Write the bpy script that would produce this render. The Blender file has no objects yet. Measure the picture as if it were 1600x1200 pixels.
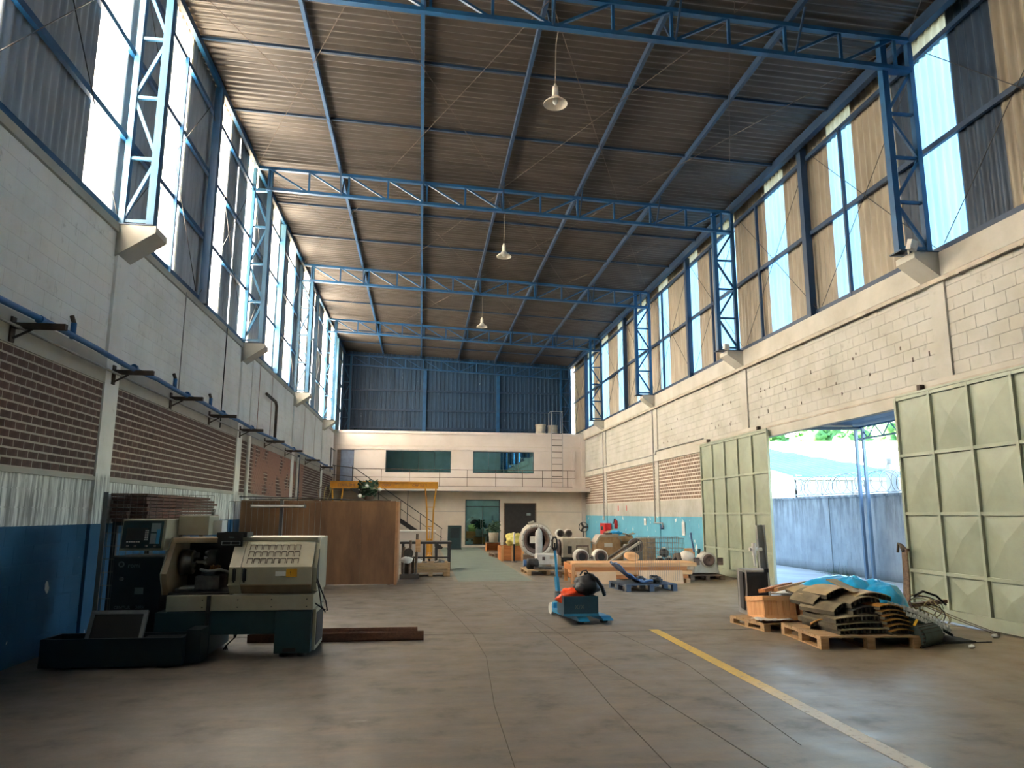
import bpy, math, random
from mathutils import Vector, Matrix, noise
PI = math.pi
scene = bpy.context.scene
col = scene.collection
rnd = random.Random(7)

# ---------------------------------------------------------------- camera, sky, sun, exposure
cam_d = bpy.data.cameras.new('camera'); cam = bpy.data.objects.new('camera', cam_d); col.objects.link(cam)
r_ = Vector((0.99241876, -0.12285286, 0.00349121)); f_ = Vector((0.12035352, 0.97719956, 0.17491728)); u_ = r_.cross(f_)
cam.matrix_world = Matrix(((r_.x, u_.x, -f_.x, 0), (r_.y, u_.y, -f_.y, 0), (r_.z, u_.z, -f_.z, 1.6), (0, 0, 0, 1)))
cam_d.sensor_width = 36; cam_d.lens = 1138.04 / 1600 * 36; cam_d.clip_end = 600; cam_d.clip_start = 0.05
scene.camera = cam
W = bpy.data.worlds.new('world'); scene.world = W; W.use_nodes = True
wn = W.node_tree; bgn = wn.nodes['Background']
sky = wn.nodes.new('ShaderNodeTexSky'); sky.sky_type = 'NISHITA'; sky.sun_disc = False
sky.sun_elevation = math.radians(14); sky.sun_rotation = math.radians(-62); sky.air_density = 1.0; sky.dust_density = 1.0; sky.ozone_density = 1.0
wn.links.new(sky.outputs[0], bgn.inputs[0]); bgn.inputs[1].default_value = 0.70
sun_d = bpy.data.lights.new('sun', 'SUN'); sun = bpy.data.objects.new('sun', sun_d); col.objects.link(sun)
sun_d.energy = 18.5; sun_d.angle = math.radians(1.0); sun_d.color = (1.0, 0.965, 0.92)
sd = Vector((-0.87, 0.46, 0.18)).normalized()
sun.rotation_euler = sd.to_track_quat('Z', 'Y').to_euler()
scene.view_settings.view_transform = 'Standard'; scene.view_settings.look = 'None'
scene.view_settings.exposure = 2.7; scene.view_settings.gamma = 1.0; scene.view_settings.use_curve_mapping = False
scene.cycles.max_bounces = 12; scene.cycles.diffuse_bounces = 7; scene.cycles.transparent_max_bounces = 12
scene.cycles.sample_clamp_indirect = 12

# ---------------------------------------------------------------- materials
def H(h):
    h = h.lstrip('#'); o = []
    for i in (0, 2, 4):
        v = int(h[i:i+2], 16) / 255
        o.append(v / 12.92 if v <= 0.04045 else ((v + 0.055) / 1.055) ** 2.4)
    return (o[0], o[1], o[2], 1)
MATS = {}
class NT:
    def __init__(s, name):
        s.m = bpy.data.materials.new(name); s.m.use_nodes = True; s.t = s.m.node_tree; s.n = s.t.nodes; s.l = s.t.links
        s.b = s.n['Principled BSDF']; s.out = s.n['Material Output']; MATS[name] = s.m
    def node(s, t, **k):
        n = s.n.new(t)
        for a, v in k.items(): setattr(n, a, v)
        return n
    def link(s, a, b): s.l.new(a, b)
    def coord(s, world=False, scale=(1, 1, 1)):
        mp = s.node('ShaderNodeMapping'); mp.inputs['Scale'].default_value = scale
        if world: s.link(s.node('ShaderNodeNewGeometry').outputs['Position'], mp.inputs[0])
        else: s.link(s.node('ShaderNodeTexCoord').outputs['Object'], mp.inputs[0])
        return mp.outputs[0]
    def noise(s, vec, scale, detail=4, rough=.6, dist=0):
        n = s.node('ShaderNodeTexNoise'); n.inputs['Scale'].default_value = scale; n.inputs['Detail'].default_value = detail
        n.inputs['Roughness'].default_value = rough; n.inputs['Distortion'].default_value = dist; s.link(vec, n.inputs['Vector']); return n.outputs[0]
    def ramp(s, fac, stops):
        r = s.node('ShaderNodeValToRGB'); e = r.color_ramp.elements
        while len(e) < len(stops): e.new(.5)
        for i, (p, c) in enumerate(stops): e[i].position = p; e[i].color = c if len(c) == 4 else (*c, 1)
        s.link(fac, r.inputs[0]); return r.outputs[0]
    def mix(s, fac, a, b, mode='MIX'):
        m = s.node('ShaderNodeMix', data_type='RGBA', blend_type=mode)
        for v, i in ((fac, 0), (a, 6), (b, 7)):
            if hasattr(v, 'links') or hasattr(v, 'is_linked'): s.link(v, m.inputs[i])
            else: m.inputs[i].default_value = v
        return m.outputs[2]
    def math(s, op, a, b=0.0, clamp=False):
        m = s.node('ShaderNodeMath', operation=op); m.use_clamp = clamp
        for v, i in ((a, 0), (b, 1)):
            if hasattr(v, 'is_linked'): s.link(v, m.inputs[i])
            else: m.inputs[i].default_value = v
        return m.outputs[0]
    def bump(s, h, strength=.3, dist=.01):
        b = s.node('ShaderNodeBump'); b.inputs['Strength'].default_value = strength; b.inputs['Distance'].default_value = dist
        s.link(h, b.inputs['Height']); s.link(b.outputs[0], s.b.inputs['Normal'])
    def fin(s, base, rough=.6, metal=0, spec=None):
        if hasattr(base, 'is_linked'): s.link(base, s.b.inputs['Base Color'])
        else: s.b.inputs['Base Color'].default_value = base
        if hasattr(rough, 'is_linked'): s.link(rough, s.b.inputs['Roughness'])
        else: s.b.inputs['Roughness'].default_value = rough
        s.b.inputs['Metallic'].default_value = metal
        if spec is not None: s.b.inputs['Specular IOR Level'].default_value = spec
        return s.m
W4 = (1, 1, 1, 1); K4 = (0, 0, 0, 1)
def M(name, c, c2=None, scale=6, rough=.6, metal=0, bump=.15, rand=0.0, stretch=(1, 1, 1), lo=.35, hi=.68, world=False, spec=None):
    """paint, metal, plastic: two tones mixed by noise, optional tint per object"""
    if name in MATS: return MATS[name]
    s = NT(name); v = s.coord(world, stretch); n = s.noise(v, scale, 5)
    a = H(c); b = H(c2) if c2 else tuple(x * .72 for x in a[:3]) + (1,)
    f = s.ramp(n, [(lo, K4), (hi, W4)]); base = s.mix(f, a, b)
    if rand:
        oi = s.node('ShaderNodeObjectInfo'); k = s.math('MULTIPLY_ADD', oi.outputs['Random'], rand * 2); k.node.inputs[2].default_value = 1 - rand
        cc = s.node('ShaderNodeCombineColor')
        for i in range(3): s.link(k, cc.inputs[i])
        base = s.mix(1.0, base, cc.outputs[0], 'MULTIPLY')
    if bump: s.bump(s.noise(v, scale * 6, 3), bump, .004)
    return s.fin(base, rough, metal, spec)
def wood(name, c, c2, axis='X', rough=.7, rand=.12):
    st = {'X': (1.2, 14, 14), 'Y': (14, 1.2, 14), 'Z': (14, 14, 1.2)}[axis]
    return M(name, c, c2, scale=2.2, rough=rough, rand=rand, stretch=st, bump=.25)

# painted masonry: white above, blue dado below, chips and grime that belong to the wall
def wall_paint(name, white, dirty, blue, blue2, zb, chips, streak, zgrime=2.1):
    s = NT(name); g = s.node('ShaderNodeNewGeometry'); sp = s.node('ShaderNodeSeparateXYZ'); s.link(g.outputs['Position'], sp.inputs[0]); z = sp.outputs[2]
    v = s.coord(True); n1 = s.noise(v, 1.1, 6, .62); n2 = s.noise(v, 7, 4)
    wcol = s.mix(s.ramp(n1, [(.42, K4), (.72, W4)]), H(white), H(dirty))
    wcol = s.mix(s.ramp(n2, [(.62, K4), (.8, W4)]), wcol, tuple(x * .78 for x in H(dirty)[:3]) + (1,))
    # washed-out, streaked band over the dado
    vs = s.coord(True, (1, 9, .7)); st = s.noise(vs, 2.2, 4)
    low = s.ramp(s.math('DIVIDE', z, 3.0), [(zgrime / 3 - .02, W4), (zgrime / 3, K4)])
    sf = s.math('MULTIPLY', s.ramp(st, [(.38, K4), (.62, W4)]), low); sf = s.math('MULTIPLY', sf, streak)
    wcol = s.mix(sf, wcol, H('#5f5f5a'))
    bc = s.mix(s.ramp(n1, [(.35, K4), (.7, W4)]), H(blue), H(blue2))
    ch = s.noise(s.coord(True, (1, 1, .75)), 3.1, 3, .5); chf = s.ramp(ch, [(chips, K4), (chips + .012, W4)])
    bc = s.mix(chf, bc, H('#c9d2d0'))
    fz = s.math('GREATER_THAN', s.math('ADD', z, s.math('MULTIPLY', n2, .006)), zb)
    base = s.mix(fz, bc, wcol)
    s.bump(s.noise(v, 30, 4), .25, .004)
    return s.fin(base, .75)
wall_paint('paint_left', '#f4f4f0', '#e2e1da', '#175478', '#124566', 1.45, .705, .75)  # dado blue darkened on this side to paint in its shade
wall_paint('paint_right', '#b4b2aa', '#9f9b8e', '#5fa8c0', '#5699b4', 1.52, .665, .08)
M('plaster_white', '#e2ddd2', '#cfc8ba', scale=1.5, rough=.8, world=True)
M('plaster_office', '#c6bcb4', '#baaea4', scale=.8, rough=.8, world=True)
M('plaster_office_low', '#ddd0bf', '#cbbdac', scale=.9, rough=.8, world=True)
M('beam_white', '#bbb8ae', '#a9a497', scale=1.3, rough=.75, world=True)
M('brick_dark', '#6a5149', '#54403a', scale=12, rough=.85, rand=.25)
M('brick_right', '#857061', '#6f5a4b', scale=12, rough=.85, rand=.2)
M('mortar_light', '#d8cfc2', '#bdb1a0', scale=9, rough=.9, world=True)
def pink_patch(name, dk, dk2):  # salmon tone mixed in by noise over one stretch of wall
    s = NT(name); v = s.coord(True); n = s.noise(v, 1.6, 5); n2 = s.noise(v, 14, 3)
    f = s.ramp(n, [(.40, K4), (.47, W4)]); a = s.mix(n2, H(dk), H(dk2)); b = s.mix(n2, H('#ab8474'), H('#9d7768'))
    g = s.node('ShaderNodeSeparateXYZ'); s.link(v, g.inputs[0])
    y = s.math('MULTIPLY', g.outputs[1], .02)
    yb = s.ramp(y, [(.375, K4), (.38, W4), (.535, W4), (.54, K4)])
    s.fin(s.mix(s.math('MULTIPLY', f, yb), a, b), .85)
pink_patch('brick_pinkish', '#6a5149', '#54403a'); pink_patch('mortar', '#c9bfb3', '#b0a699')

def floor_mat():
    s = NT('concrete_floor'); v = s.coord(True); n1 = s.noise(v, .35, 6, .6, .6); n2 = s.noise(v, 2.2, 6, .65); vs = s.coord(True, (.5, 2.2, 1)); n3 = s.noise(vs, 2.4, 6, .7, .4); n4 = s.noise(v, 28, 3)
    a = s.mix(s.ramp(n1, [(.35, K4), (.65, W4)]), H('#6f675c'), H('#635b50'))
    a = s.mix(s.ramp(n3, [(.42, K4), (.7, W4)]), a, H('#7b6d5a'))
    a = s.mix(s.ramp(n2, [(.55, K4), (.74, W4)]), a, H('#504940'))
    a = s.mix(s.ramp(s.noise(s.coord(True, (1, 3, 1)), 1.7, 5, .7), [(.66, K4), (.72, W4)]), a, H('#837d74'))
    a = s.mix(s.ramp(s.noise(v, 5.5, 3), [(.74, K4), (.78, W4)]), a, H('#3b3630'))
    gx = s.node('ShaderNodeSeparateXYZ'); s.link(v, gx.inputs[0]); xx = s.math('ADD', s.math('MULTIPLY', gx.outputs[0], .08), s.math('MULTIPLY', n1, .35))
    a = s.mix(s.ramp(xx, [(.0, W4), (.22, K4)]), a, s.mix(.45, a, H('#2e2b28')))      # darker towards the left wall: that side's shade put into the colour
    a = s.mix(s.math('MULTIPLY', s.ramp(xx, [(.48, K4), (.68, W4)]), .6), a, H('#8f7d60'))      # sandy dust tone near the gate, also lightened to paint in the gate's light
    s.bump(s.math('ADD', n4, n2), .25, .004)
    return s.fin(a, s.ramp(n2, [(.3, (.42,)*3), (.7, (.62,)*3)]), 0, .5)
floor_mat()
M('lane_green', '#6f7c72', '#616c62', scale=2, rough=.5, world=True)
def line_mat():
    s = NT('line_yellow'); v = s.coord(True); g = s.node('ShaderNodeSeparateXYZ'); s.link(v, g.inputs[0])
    y = s.math('ADD', s.math('MULTIPLY', g.outputs[1], .1), s.math('MULTIPLY', s.noise(v, 4, 4), .06))
    a = s.ramp(y, [(.64, H('#b9b2a3')), (.76, H('#c9a445'))])
    return s.fin(s.mix(s.ramp(s.noise(v, 18, 4), [(.55, K4), (.7, W4)]), a, H('#8f8675')), .6)
line_mat()
M('joint_dark', '#4a443b', '#57503f', scale=5, rough=.9, world=True)
M('steel_blue', '#184f78', '#123f63', scale=3, rough=.42, world=True)
M('steel_blue_light', '#2f6484', '#285775', scale=3, rough=.45, world=True)
M('steel_navy', '#163450', '#112a42', scale=3, rough=.5, world=True)
M('roof_sheet', '#57504a', '#443e38', scale=1.4, rough=.42, metal=.35, rand=.10, world=True, stretch=(.5, 2, 1))
M('sheet_tan', '#8d8473', '#776d5d', scale=2, rough=.5, metal=.2, rand=.10, stretch=(2, 2, .4))
M('sheet_grey', '#b2b5b8', '#9a9da0', scale=2, rough=.5, metal=.2, rand=.12, stretch=(2, 2, .4))
M('sheet_navy', '#1c3144', '#152536', scale=2, rough=.5, metal=.1, rand=.15, stretch=(2, 2, .4))
def chipped_navy():
    s = NT('sheet_end'); v = s.coord(True, (1.4, 1, .35)); n = s.noise(v, 3, 5)
    a = s.mix(s.ramp(n, [(.4, K4), (.65, W4)]), H('#1c3c56'), H('#173248'))
    ch = s.noise(s.coord(True, (3, 1, .6)), 4, 4); a = s.mix(s.ramp(ch, [(.69, K4), (.71, W4)]), a, H('#62727e')); s.fin(a, .55)
chipped_navy()
def translucent(name, c, c2, tw=.8):
    s = NT(name); v = s.coord(True, (1, 1.5, .25)); n = s.noise(v, 2.5, 4)
    cc = s.mix(s.ramp(n, [(.35, K4), (.7, W4)]), H(c), H(c2))
    tr = s.node('ShaderNodeBsdfTranslucent'); s.link(cc, tr.inputs[0])
    s.fin(cc, .35); mx = s.node('ShaderNodeMixShader'); mx.inputs[0].default_value = tw
    s.link(s.b.outputs[0], mx.inputs[1]); s.link(tr.outputs[0], mx.inputs[2]); s.link(mx.outputs[0], s.out.inputs[0])
translucent('fibreglass_sky_tint', '#789bb2', '#698da3', .85)  # dimmed bluish copy: look of the sky-lit side put into the colour
translucent('fibreglass_sun_tint', '#faf6ee', '#efe9dd', .9)  # pale warm copy for the sun side, light tone carried by the colour
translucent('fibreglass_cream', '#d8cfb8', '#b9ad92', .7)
translucent('fibreglass_cream_dim', '#7d7664', '#6a624f', .7)  # cream darkened for the right side to hold its brightness down
def glass(name, tint, refl, k=.45):
    s = NT(name); t = s.node('ShaderNodeBsdfTransparent'); t.inputs[0].default_value = H(tint); g = s.node('ShaderNodeBsdfGlossy'); g.inputs[0].default_value = H(refl); g.inputs['Roughness'].default_value = .02
    mx = s.node('ShaderNodeMixShader'); mx.inputs[0].default_value = k; s.link(t.outputs[0], mx.inputs[1]); s.link(g.outputs[0], mx.inputs[2]); s.link(mx.outputs[0], s.out.inputs[0])
glass('glass_teal', '#5f979f', '#86bcc8', .6)
M('dark_paint', '#2a2727', '#1f1c1c', rough=.5)
M('door_blue_grey', '#77849a', '#6b7488', rough=.5)
M('room_wall', '#8a9090', '#7c8282')
M('gate_green', '#979f8b', '#838b77', scale=1.3, rough=.5, world=True)
M('gate_frame', '#9fa693', '#8e9581', scale=2, rough=.5, world=True)
M('rust_brown', '#594c40', '#41362d', scale=9, rough=.8)
M('grey_steel', '#757677', '#5c5d5d', scale=5, rough=.5, metal=.1)
M('galv', '#a5a39e', '#8b8984', scale=5, rough=.45, metal=.4)
M('wire', '#8f8578', '#6f665a', rough=.5, metal=.4)
M('black_plastic', '#1b1b1c', '#101011', rough=.45)
M('white_plastic', '#e4e2dc', '#d0cdc4', rough=.45)
M('white_enamel', '#d9d0c2', '#c4b8a6', rough=.35)
M('pipe_blue', '#2b6ba8', '#24588c', rough=.45)
M('cream_machine', '#a7a28b', '#97917a', scale=3, rough=.45)
M('cream_brown', '#a08b6e', '#8a7558', scale=4, rough=.5)
M('green_machine', '#17383d', '#102a2f', scale=3, rough=.45)
M('green_dark', '#0d2228', '#08181d', scale=3, rough=.45)
M('cast_metal', '#75706a', '#55504a', scale=9, rough=.35, metal=.8)
M('brass', '#b08a52', '#8b6835', rough=.4, metal=.7)
M('dark_interior', '#1c1916', '#12100e', rough=.6)
M('screen_dark', '#123038', '#0d252c', rough=.2)
M('label_white', '#dcdcd6', '#c9c9c2')
M('label_grey', '#8fa0a0', '#7d8c8c')
M('letter_grey', '#6b7676', '#5e6868')
M('sticker_yellow', '#d9a522', '#c08e16')
M('yellow_crane', '#c98f26', '#b47a1a', scale=4, rough=.45)
M('red_paint', '#cf2a2c', '#b31f22', rough=.4)
M('plywood_brown', '#85603f', '#60402a', scale=1.1, rough=.7, stretch=(2.2, 1, .6), bump=.2, world=True)
M('plywood_edge', '#a87a55', '#946746', rough=.8)
wood('wood_new', '#e0ae7a', '#c98f5a', 'X'); wood('wood_new_z', '#dda873', '#c58a55', 'Z'); wood('wood_new_y', '#b98555', '#9d6c40', 'Y')
wood('wood_orange', '#c07a42', '#a86430', 'X'); wood('wood_pallet', '#b79873', '#957650', 'X'); wood('wood_old', '#7b6553', '#5d4a3b', 'X'); wood('wood_red', '#6e4a38', '#54372a', 'Y')
M('ply_pale', '#dcb894', '#cfa981', scale=2, rough=.8)
M('pump_white', '#cdc8bf', '#b3ada3', scale=4, rough=.5)
M('pump_grey', '#b3a998', '#968b7a', scale=3, rough=.55)
M('pump_brown', '#b08d66', '#8f6e4a', scale=4, rough=.6)
M('bore_dark', '#2a211e', '#1b1412', rough=.6)
M('rim_brown', '#6b5750', '#54433d', scale=8, rough=.5, metal=.3)
M('cyl_grey', '#b7b5b2', '#a5a3a0', rough=.4)
M('pallet_blue', '#44505f', '#363f4d', scale=4)
M('tarp_blue', '#2db2ee', '#1f9ede', scale=3, rough=.28, bump=.4)
M('tarp_navy', '#3d5f8a', '#33507a', scale=3, rough=.4)
M('jack_blue', '#2a8fc0', '#2280b0', scale=4, rough=.4)
M('box_teal', '#1c4a60', '#163c50', scale=4, rough=.4)
M('bag_black', '#2c2d2f', '#1c1d1f', scale=8, rough=.5)
M('bag_orange', '#f0521f', '#d83f12', scale=8, rough=.5)
M('pad_dusty', '#8c8067', '#6f644f', scale=5, rough=.9)
M('pad_tan', '#b7a27d', '#a18b66', scale=4, rough=.9)
M('pad_dark', '#3f3a33', '#2b2722', scale=6, rough=.85)
M('pad_orange', '#b5803a', '#9c6b2c', scale=6, rough=.8)
M('pad_rib', '#5d5646', '#453f33', scale=6, rough=.85)
M('line_cream', '#948a78', '#857c6c', scale=4, rough=.7, world=True)
M('plastic_green', '#31423f', '#26332f', scale=6, rough=.5)
M('grey_tooth', '#d0d3d0', '#b4b7b4', rough=.5)
M('straw', '#8f8256', '#6f6440', scale=10, rough=.9)
M('cardboard', '#ad9474', '#937a5c', scale=7, rough=.9)
M('bag_yellow', '#cfbf6a', '#a4a253', scale=7, rough=.7)
M('yard_concrete', '#a2a5a8', '#8b8d8e', scale=.8, rough=.85, world=True)
def yard_wall():
    s = NT('yard_wall'); v = s.coord(True); n = s.noise(v, 1.3, 6, .65); st = s.noise(s.coord(True, (1, 3.5, .6)), 1.8, 5)
    a = s.mix(s.ramp(n, [(.35, K4), (.7, W4)]), H('#a9acb2'), H('#8f9298'))
    g = s.node('ShaderNodeSeparateXYZ'); s.link(v, g.inputs[0]); top = s.ramp(s.math('DIVIDE', g.outputs[2], 2.2), [(.45, K4), (1, W4)])
    a = s.mix(s.math('MULTIPLY', s.ramp(st, [(.42, K4), (.6, W4)]), s.math('ADD', s.math('MULTIPLY', top, .7), .15)), a, H('#5d6068'))
    base = s.ramp(s.math('DIVIDE', g.outputs[2], 2.2), [(0, W4), (.12, K4)]); a = s.mix(s.math('MULTIPLY', base, .75), a, H('#4c4f4c'))
    s.bump(s.noise(v, 16, 4), .4, .01); s.fin(a, .9)
yard_wall()
M('wall_far_white', '#a3a9ab', '#949a9c', scale=.3, world=True)
M('roof_far', '#3f86ab', '#35789c', scale=.4, rough=1.0, world=True, spec=0.05)
M('post_blue', '#6c8199', '#5c7189', scale=3, rough=.6)
M('ground_dim', '#55584c', '#45493d', scale=.2, rough=.95, world=True, spec=.1)  # dark tone chosen to weaken light bounced off the ground
M('leaf', '#4a7a3a', '#2f5a2a', scale=2, rough=.8, rand=.15)
M('leaf_plant', '#3f5e44', '#2c4632', scale=6, rough=.7)
M('bark', '#5a4a3a', '#46392c')

# ---------------------------------------------------------------- mesh building
class MB:
    def __init__(s): s.v = []; s.f = []; s.sm = []
    def add(s, vs, fs, sm=False):
        o = len(s.v); s.v += [tuple(x) for x in vs]; s.f += [tuple(i + o for i in f) for f in fs]; s.sm += [sm] * len(fs); return s
    def box(s, x0, x1, y0, y1, z0, z1, mat=None):
        vs = [Vector((x, y, z)) for z in (z0, z1) for y in (y0, y1) for x in (x0, x1)]
        if mat: vs = [mat @ v for v in vs]
        return s.add(vs, [(0, 2, 3, 1), (4, 5, 7, 6), (0, 1, 5, 4), (2, 6, 7, 3), (0, 4, 6, 2), (1, 3, 7, 5)])
    def cbox(s, c, d, mat=None, taper=1.0):
        x, y, z = c; a, b, h = d[0] / 2, d[1] / 2, d[2] / 2
        m = Matrix.Translation(c) @ (mat if mat else Matrix())
        vs = [m @ Vector((sx * a * k, sy * b * k, sz * h)) for sz, k in ((-1, 1), (1, taper)) for sy in (-1, 1) for sx in (-1, 1)]
        return s.add(vs, [(0, 2, 3, 1), (4, 5, 7, 6), (0, 1, 5, 4), (2, 6, 7, 3), (0, 4, 6, 2), (1, 3, 7, 5)])
    def bar(s, p, q, w, h=None, up=(0, 0, 1)):
        p, q = Vector(p), Vector(q); h = h or w; d = q - p; L = d.length
        if L < 1e-6: return s
        d /= L; u = Vector(up)
        if abs(d.dot(u)) > .98: u = Vector((1, 0, 0))
        a = d.cross(u).normalized(); b = a.cross(d)
        vs = [e + a * sx * w / 2 + b * sy * h / 2 for e in (p, q) for sy in (-1, 1) for sx in (-1, 1)]
        return s.add(vs, [(0, 1, 3, 2), (4, 6, 7, 5), (0, 4, 5, 1), (2, 3, 7, 6), (0, 2, 6, 4), (1, 5, 7, 3)])
    def cyl(s, p, q, r1, r2=None, n=16, caps=True):
        p, q = Vector(p), Vector(q); r2 = r1 if r2 is None else r2; d = (q - p).normalized()
        u = Vector((0, 0, 1)) if abs(d.z) < .9 else Vector((1, 0, 0)); a = d.cross(u).normalized(); b = a.cross(d)
        vs = [e + (a * math.cos(2 * PI * i / n) + b * math.sin(2 * PI * i / n)) * r for e, r in ((p, r1), (q, r2)) for i in range(n)]
        s.add(vs, [(i, (i + 1) % n, n + (i + 1) % n, n + i) for i in range(n)], True)
        if caps: s.add(vs, [tuple(range(n))[::-1], tuple(range(n, 2 * n))])
        return s
    def lathe(s, prof, o, ax, n=24, sm=True):
        """prof: (distance along the axis, radius) pairs"""
        o, ax = Vector(o), Vector(ax).normalized(); u = Vector((0, 0, 1)) if abs(ax.z) < .9 else Vector((1, 0, 0)); a = ax.cross(u).normalized(); b = a.cross(ax)
        vs = [o + ax * t + (a * math.cos(2 * PI * i / n) + b * math.sin(2 * PI * i / n)) * r for t, r in prof for i in range(n)]
        fs = [(k * n + i, k * n + (i + 1) % n, (k + 1) * n + (i + 1) % n, (k + 1) * n + i) for k in range(len(prof) - 1) for i in range(n)]
        return s.add(vs, fs, sm)
    def tube(s, pts, r, n=6):
        pts = [Vector(p) for p in pts]; rings = []; pa = None
        for i, p in enumerate(pts):
            d = (pts[min(i + 1, len(pts) - 1)] - pts[max(i - 1, 0)]).normalized()
            if pa is None:
                u = Vector((0, 0, 1)) if abs(d.z) < .9 else Vector((1, 0, 0)); pa = d.cross(u).normalized()
            a = (pa - d * pa.dot(d)).normalized(); pa = a; b = a.cross(d)
            rings.append([p + (a * math.cos(2 * PI * k / n) + b * math.sin(2 * PI * k / n)) * r for k in range(n)])
        vs = [v for rr in rings for v in rr]; m = len(pts)
        s.add(vs, [(i * n + k, i * n + (k + 1) % n, (i + 1) * n + (k + 1) % n, (i + 1) * n + k) for i in range(m - 1) for k in range(n)], True)
        s.add(vs, [tuple(range(n))[::-1], tuple((m - 1) * n + k for k in range(n))]); return s
    def prism(s, poly, ax, a, b):
        """poly in the plane across axis ax ('X': (y,z), 'Y': (x,z), 'Z': (x,y)), from a to b"""
        mk = {'X': lambda p, t: (t, p[0], p[1]), 'Y': lambda p, t: (p[0], t, p[1]), 'Z': lambda p, t: (p[0], p[1], t)}[ax]; n = len(poly)
        vs = [mk(p, t) for t in (a, b) for p in poly]
        return s.add(vs, [tuple(range(n))[::-1], tuple(range(n, 2 * n))] + [(i, (i + 1) % n, n + (i + 1) % n, n + i) for i in range(n)])
    def grid(s, fn, nu, nv, sm=True):
        vs = [fn(i / nu, j / nv) for j in range(nv + 1) for i in range(nu + 1)]
        return s.add(vs, [(j * (nu + 1) + i, j * (nu + 1) + i + 1, (j + 1) * (nu + 1) + i + 1, (j + 1) * (nu + 1) + i) for j in range(nv) for i in range(nu)], sm)
    def blob(s, c, r, sq=(1, 1, 1), amp=.2, fr=1.5, seed=0, nu=20, nv=12, flat=None):
        c = Vector(c)
        def fn(u, v):
            th = 2 * PI * u; ph = PI * v; d = Vector((math.sin(ph) * math.cos(th), math.sin(ph) * math.sin(th), math.cos(ph)))
            k = r * (1 + amp * noise.noise(d * fr + Vector((seed * 3.7, seed, 0))) + amp * .5 * noise.noise(d * fr * 3 + Vector((seed, 9, 0))))
            p = c + Vector((d.x * sq[0], d.y * sq[1], d.z * sq[2])) * k
            if flat is not None and p.z < flat: p.z = flat
            return p
        return s.grid(fn, nu, nv)
    def mesh(s, name, mat):
        me = bpy.data.meshes.new(name); me.from_pydata(s.v, [], s.f); me.polygons.foreach_set('use_smooth', s.sm)
        me.materials.append(MATS[mat]); me.update(); return me
    def obj(s, name, mat, parent=None, kind=None, label=None, bevel=0, solid=0):
        o = bpy.data.objects.new(name, s.mesh(name, mat)); col.objects.link(o)
        if parent: o.parent = parent
        if kind: o['kind'] = kind
        if label: o['label'] = label
        if solid: m = o.modifiers.new('s', 'SOLIDIFY'); m.thickness = solid; m.offset = 0
        if bevel: m = o.modifiers.new('b', 'BEVEL'); m.width = bevel; m.segments = 2; m.limit_method = 'ANGLE'; m.harden_normals = False
        return o
def inst(name, mesh, parent=None, loc=(0, 0, 0), rot=(0, 0, 0), sc=None):
    o = bpy.data.objects.new(name, mesh); col.objects.link(o); o.location = loc; o.rotation_euler = rot
    if sc: o.scale = sc
    if parent: o.parent = parent
    return o
def T(name, label, cat, loc=(0, 0, 0), rz=0, group=None, kind=None):
    o = bpy.data.objects.new(name, None); col.objects.link(o); o.location = loc; o.rotation_euler = (0, 0, rz); o.empty_display_size = .1
    o['label'] = label; o['category'] = cat
    if group: o['group'] = group
    if kind: o['kind'] = kind
    return o
def tag(o, label, cat, group=None):
    o['label'] = label; o['category'] = cat
    if group: o['group'] = group
    return o
def copy_tree(o, parent=None):
    c = o.copy(); col.objects.link(c)
    if parent: c.parent = parent
    for ch in [x for x in CH.get(o.name, [])]: copy_tree(ch, c)
    return c
CH = {}
def kids(root):
    """index children once before copying"""
    CH.clear()
    for x in col.objects:
        if x.parent: CH.setdefault(x.parent.name, []).append(x)
def text(name, body, size, mat, parent, loc, rot=(PI / 2, 0, 0), align='LEFT', label=None, ext=.0008):
    c = bpy.data.curves.new(name, 'FONT'); c.body = body; c.size = size; c.extrude = ext; c.align_x = align; c.resolution_u = 3
    t = bpy.data.objects.new(name, c); col.objects.link(t); me = bpy.data.meshes.new_from_object(t.evaluated_get(bpy.context.evaluated_depsgraph_get())); bpy.data.objects.remove(t)
    me.materials.clear(); me.materials.append(MATS[mat]); o = bpy.data.objects.new(name, me); col.objects.link(o); o.location = loc; o.rotation_euler = rot
    if parent: o.parent = parent
    if label: o['label'] = label
    return o
def Rz(a): return Matrix.Rotation(a, 4, 'Z')
def Rx(a): return Matrix.Rotation(a, 4, 'X')
def Ry(a): return Matrix.Rotation(a, 4, 'Y')
# ================================================================ hall: walls, floor, roof
XL, XR, YF, YB, YE = -4.18, 8.04, -4.0, 35.6, 38.6
COLS = [10.2, 17.3, 24.4, 31.5]
TC = [10.05, 17.15, 24.25, 31.3]
ALLC = [-4.0 + .0, 3.0] + TC + [38.45]
def roof_z(x): return 10.06 - (x + 4.2) * .5 / 12.06          # underside of the sheets
# floor
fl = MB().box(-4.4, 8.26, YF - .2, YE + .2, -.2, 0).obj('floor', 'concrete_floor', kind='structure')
MB().box(.93, 2.72, 17.9, 35.3, 0, .004).obj('painted_lane', 'lane_green', fl, label='pale green painted walkway on the floor')
MB().box(.84, .93, 17.9, 35.3, 0, .006).box(2.72, 2.81, 17.9, 35.3, 0, .006).obj('lane_border', 'line_cream', fl, label='faded cream border line of the walkway')
MB().add([(3.22, 10.35, .003), (3.36, 10.35, .003), (3.28, 3.6, .003), (3.14, 3.6, .003), (3.22, 10.35, 0), (3.36, 10.35, 0), (3.28, 3.6, 0), (3.14, 3.6, 0)],
         [(3, 2, 1, 0), (0, 1, 5, 4), (1, 2, 6, 5), (2, 3, 7, 6), (3, 0, 4, 7)]).obj('floor_line', 'line_yellow', fl, label='worn yellow floor line that fades to white towards the viewer')
j = MB()
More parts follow.
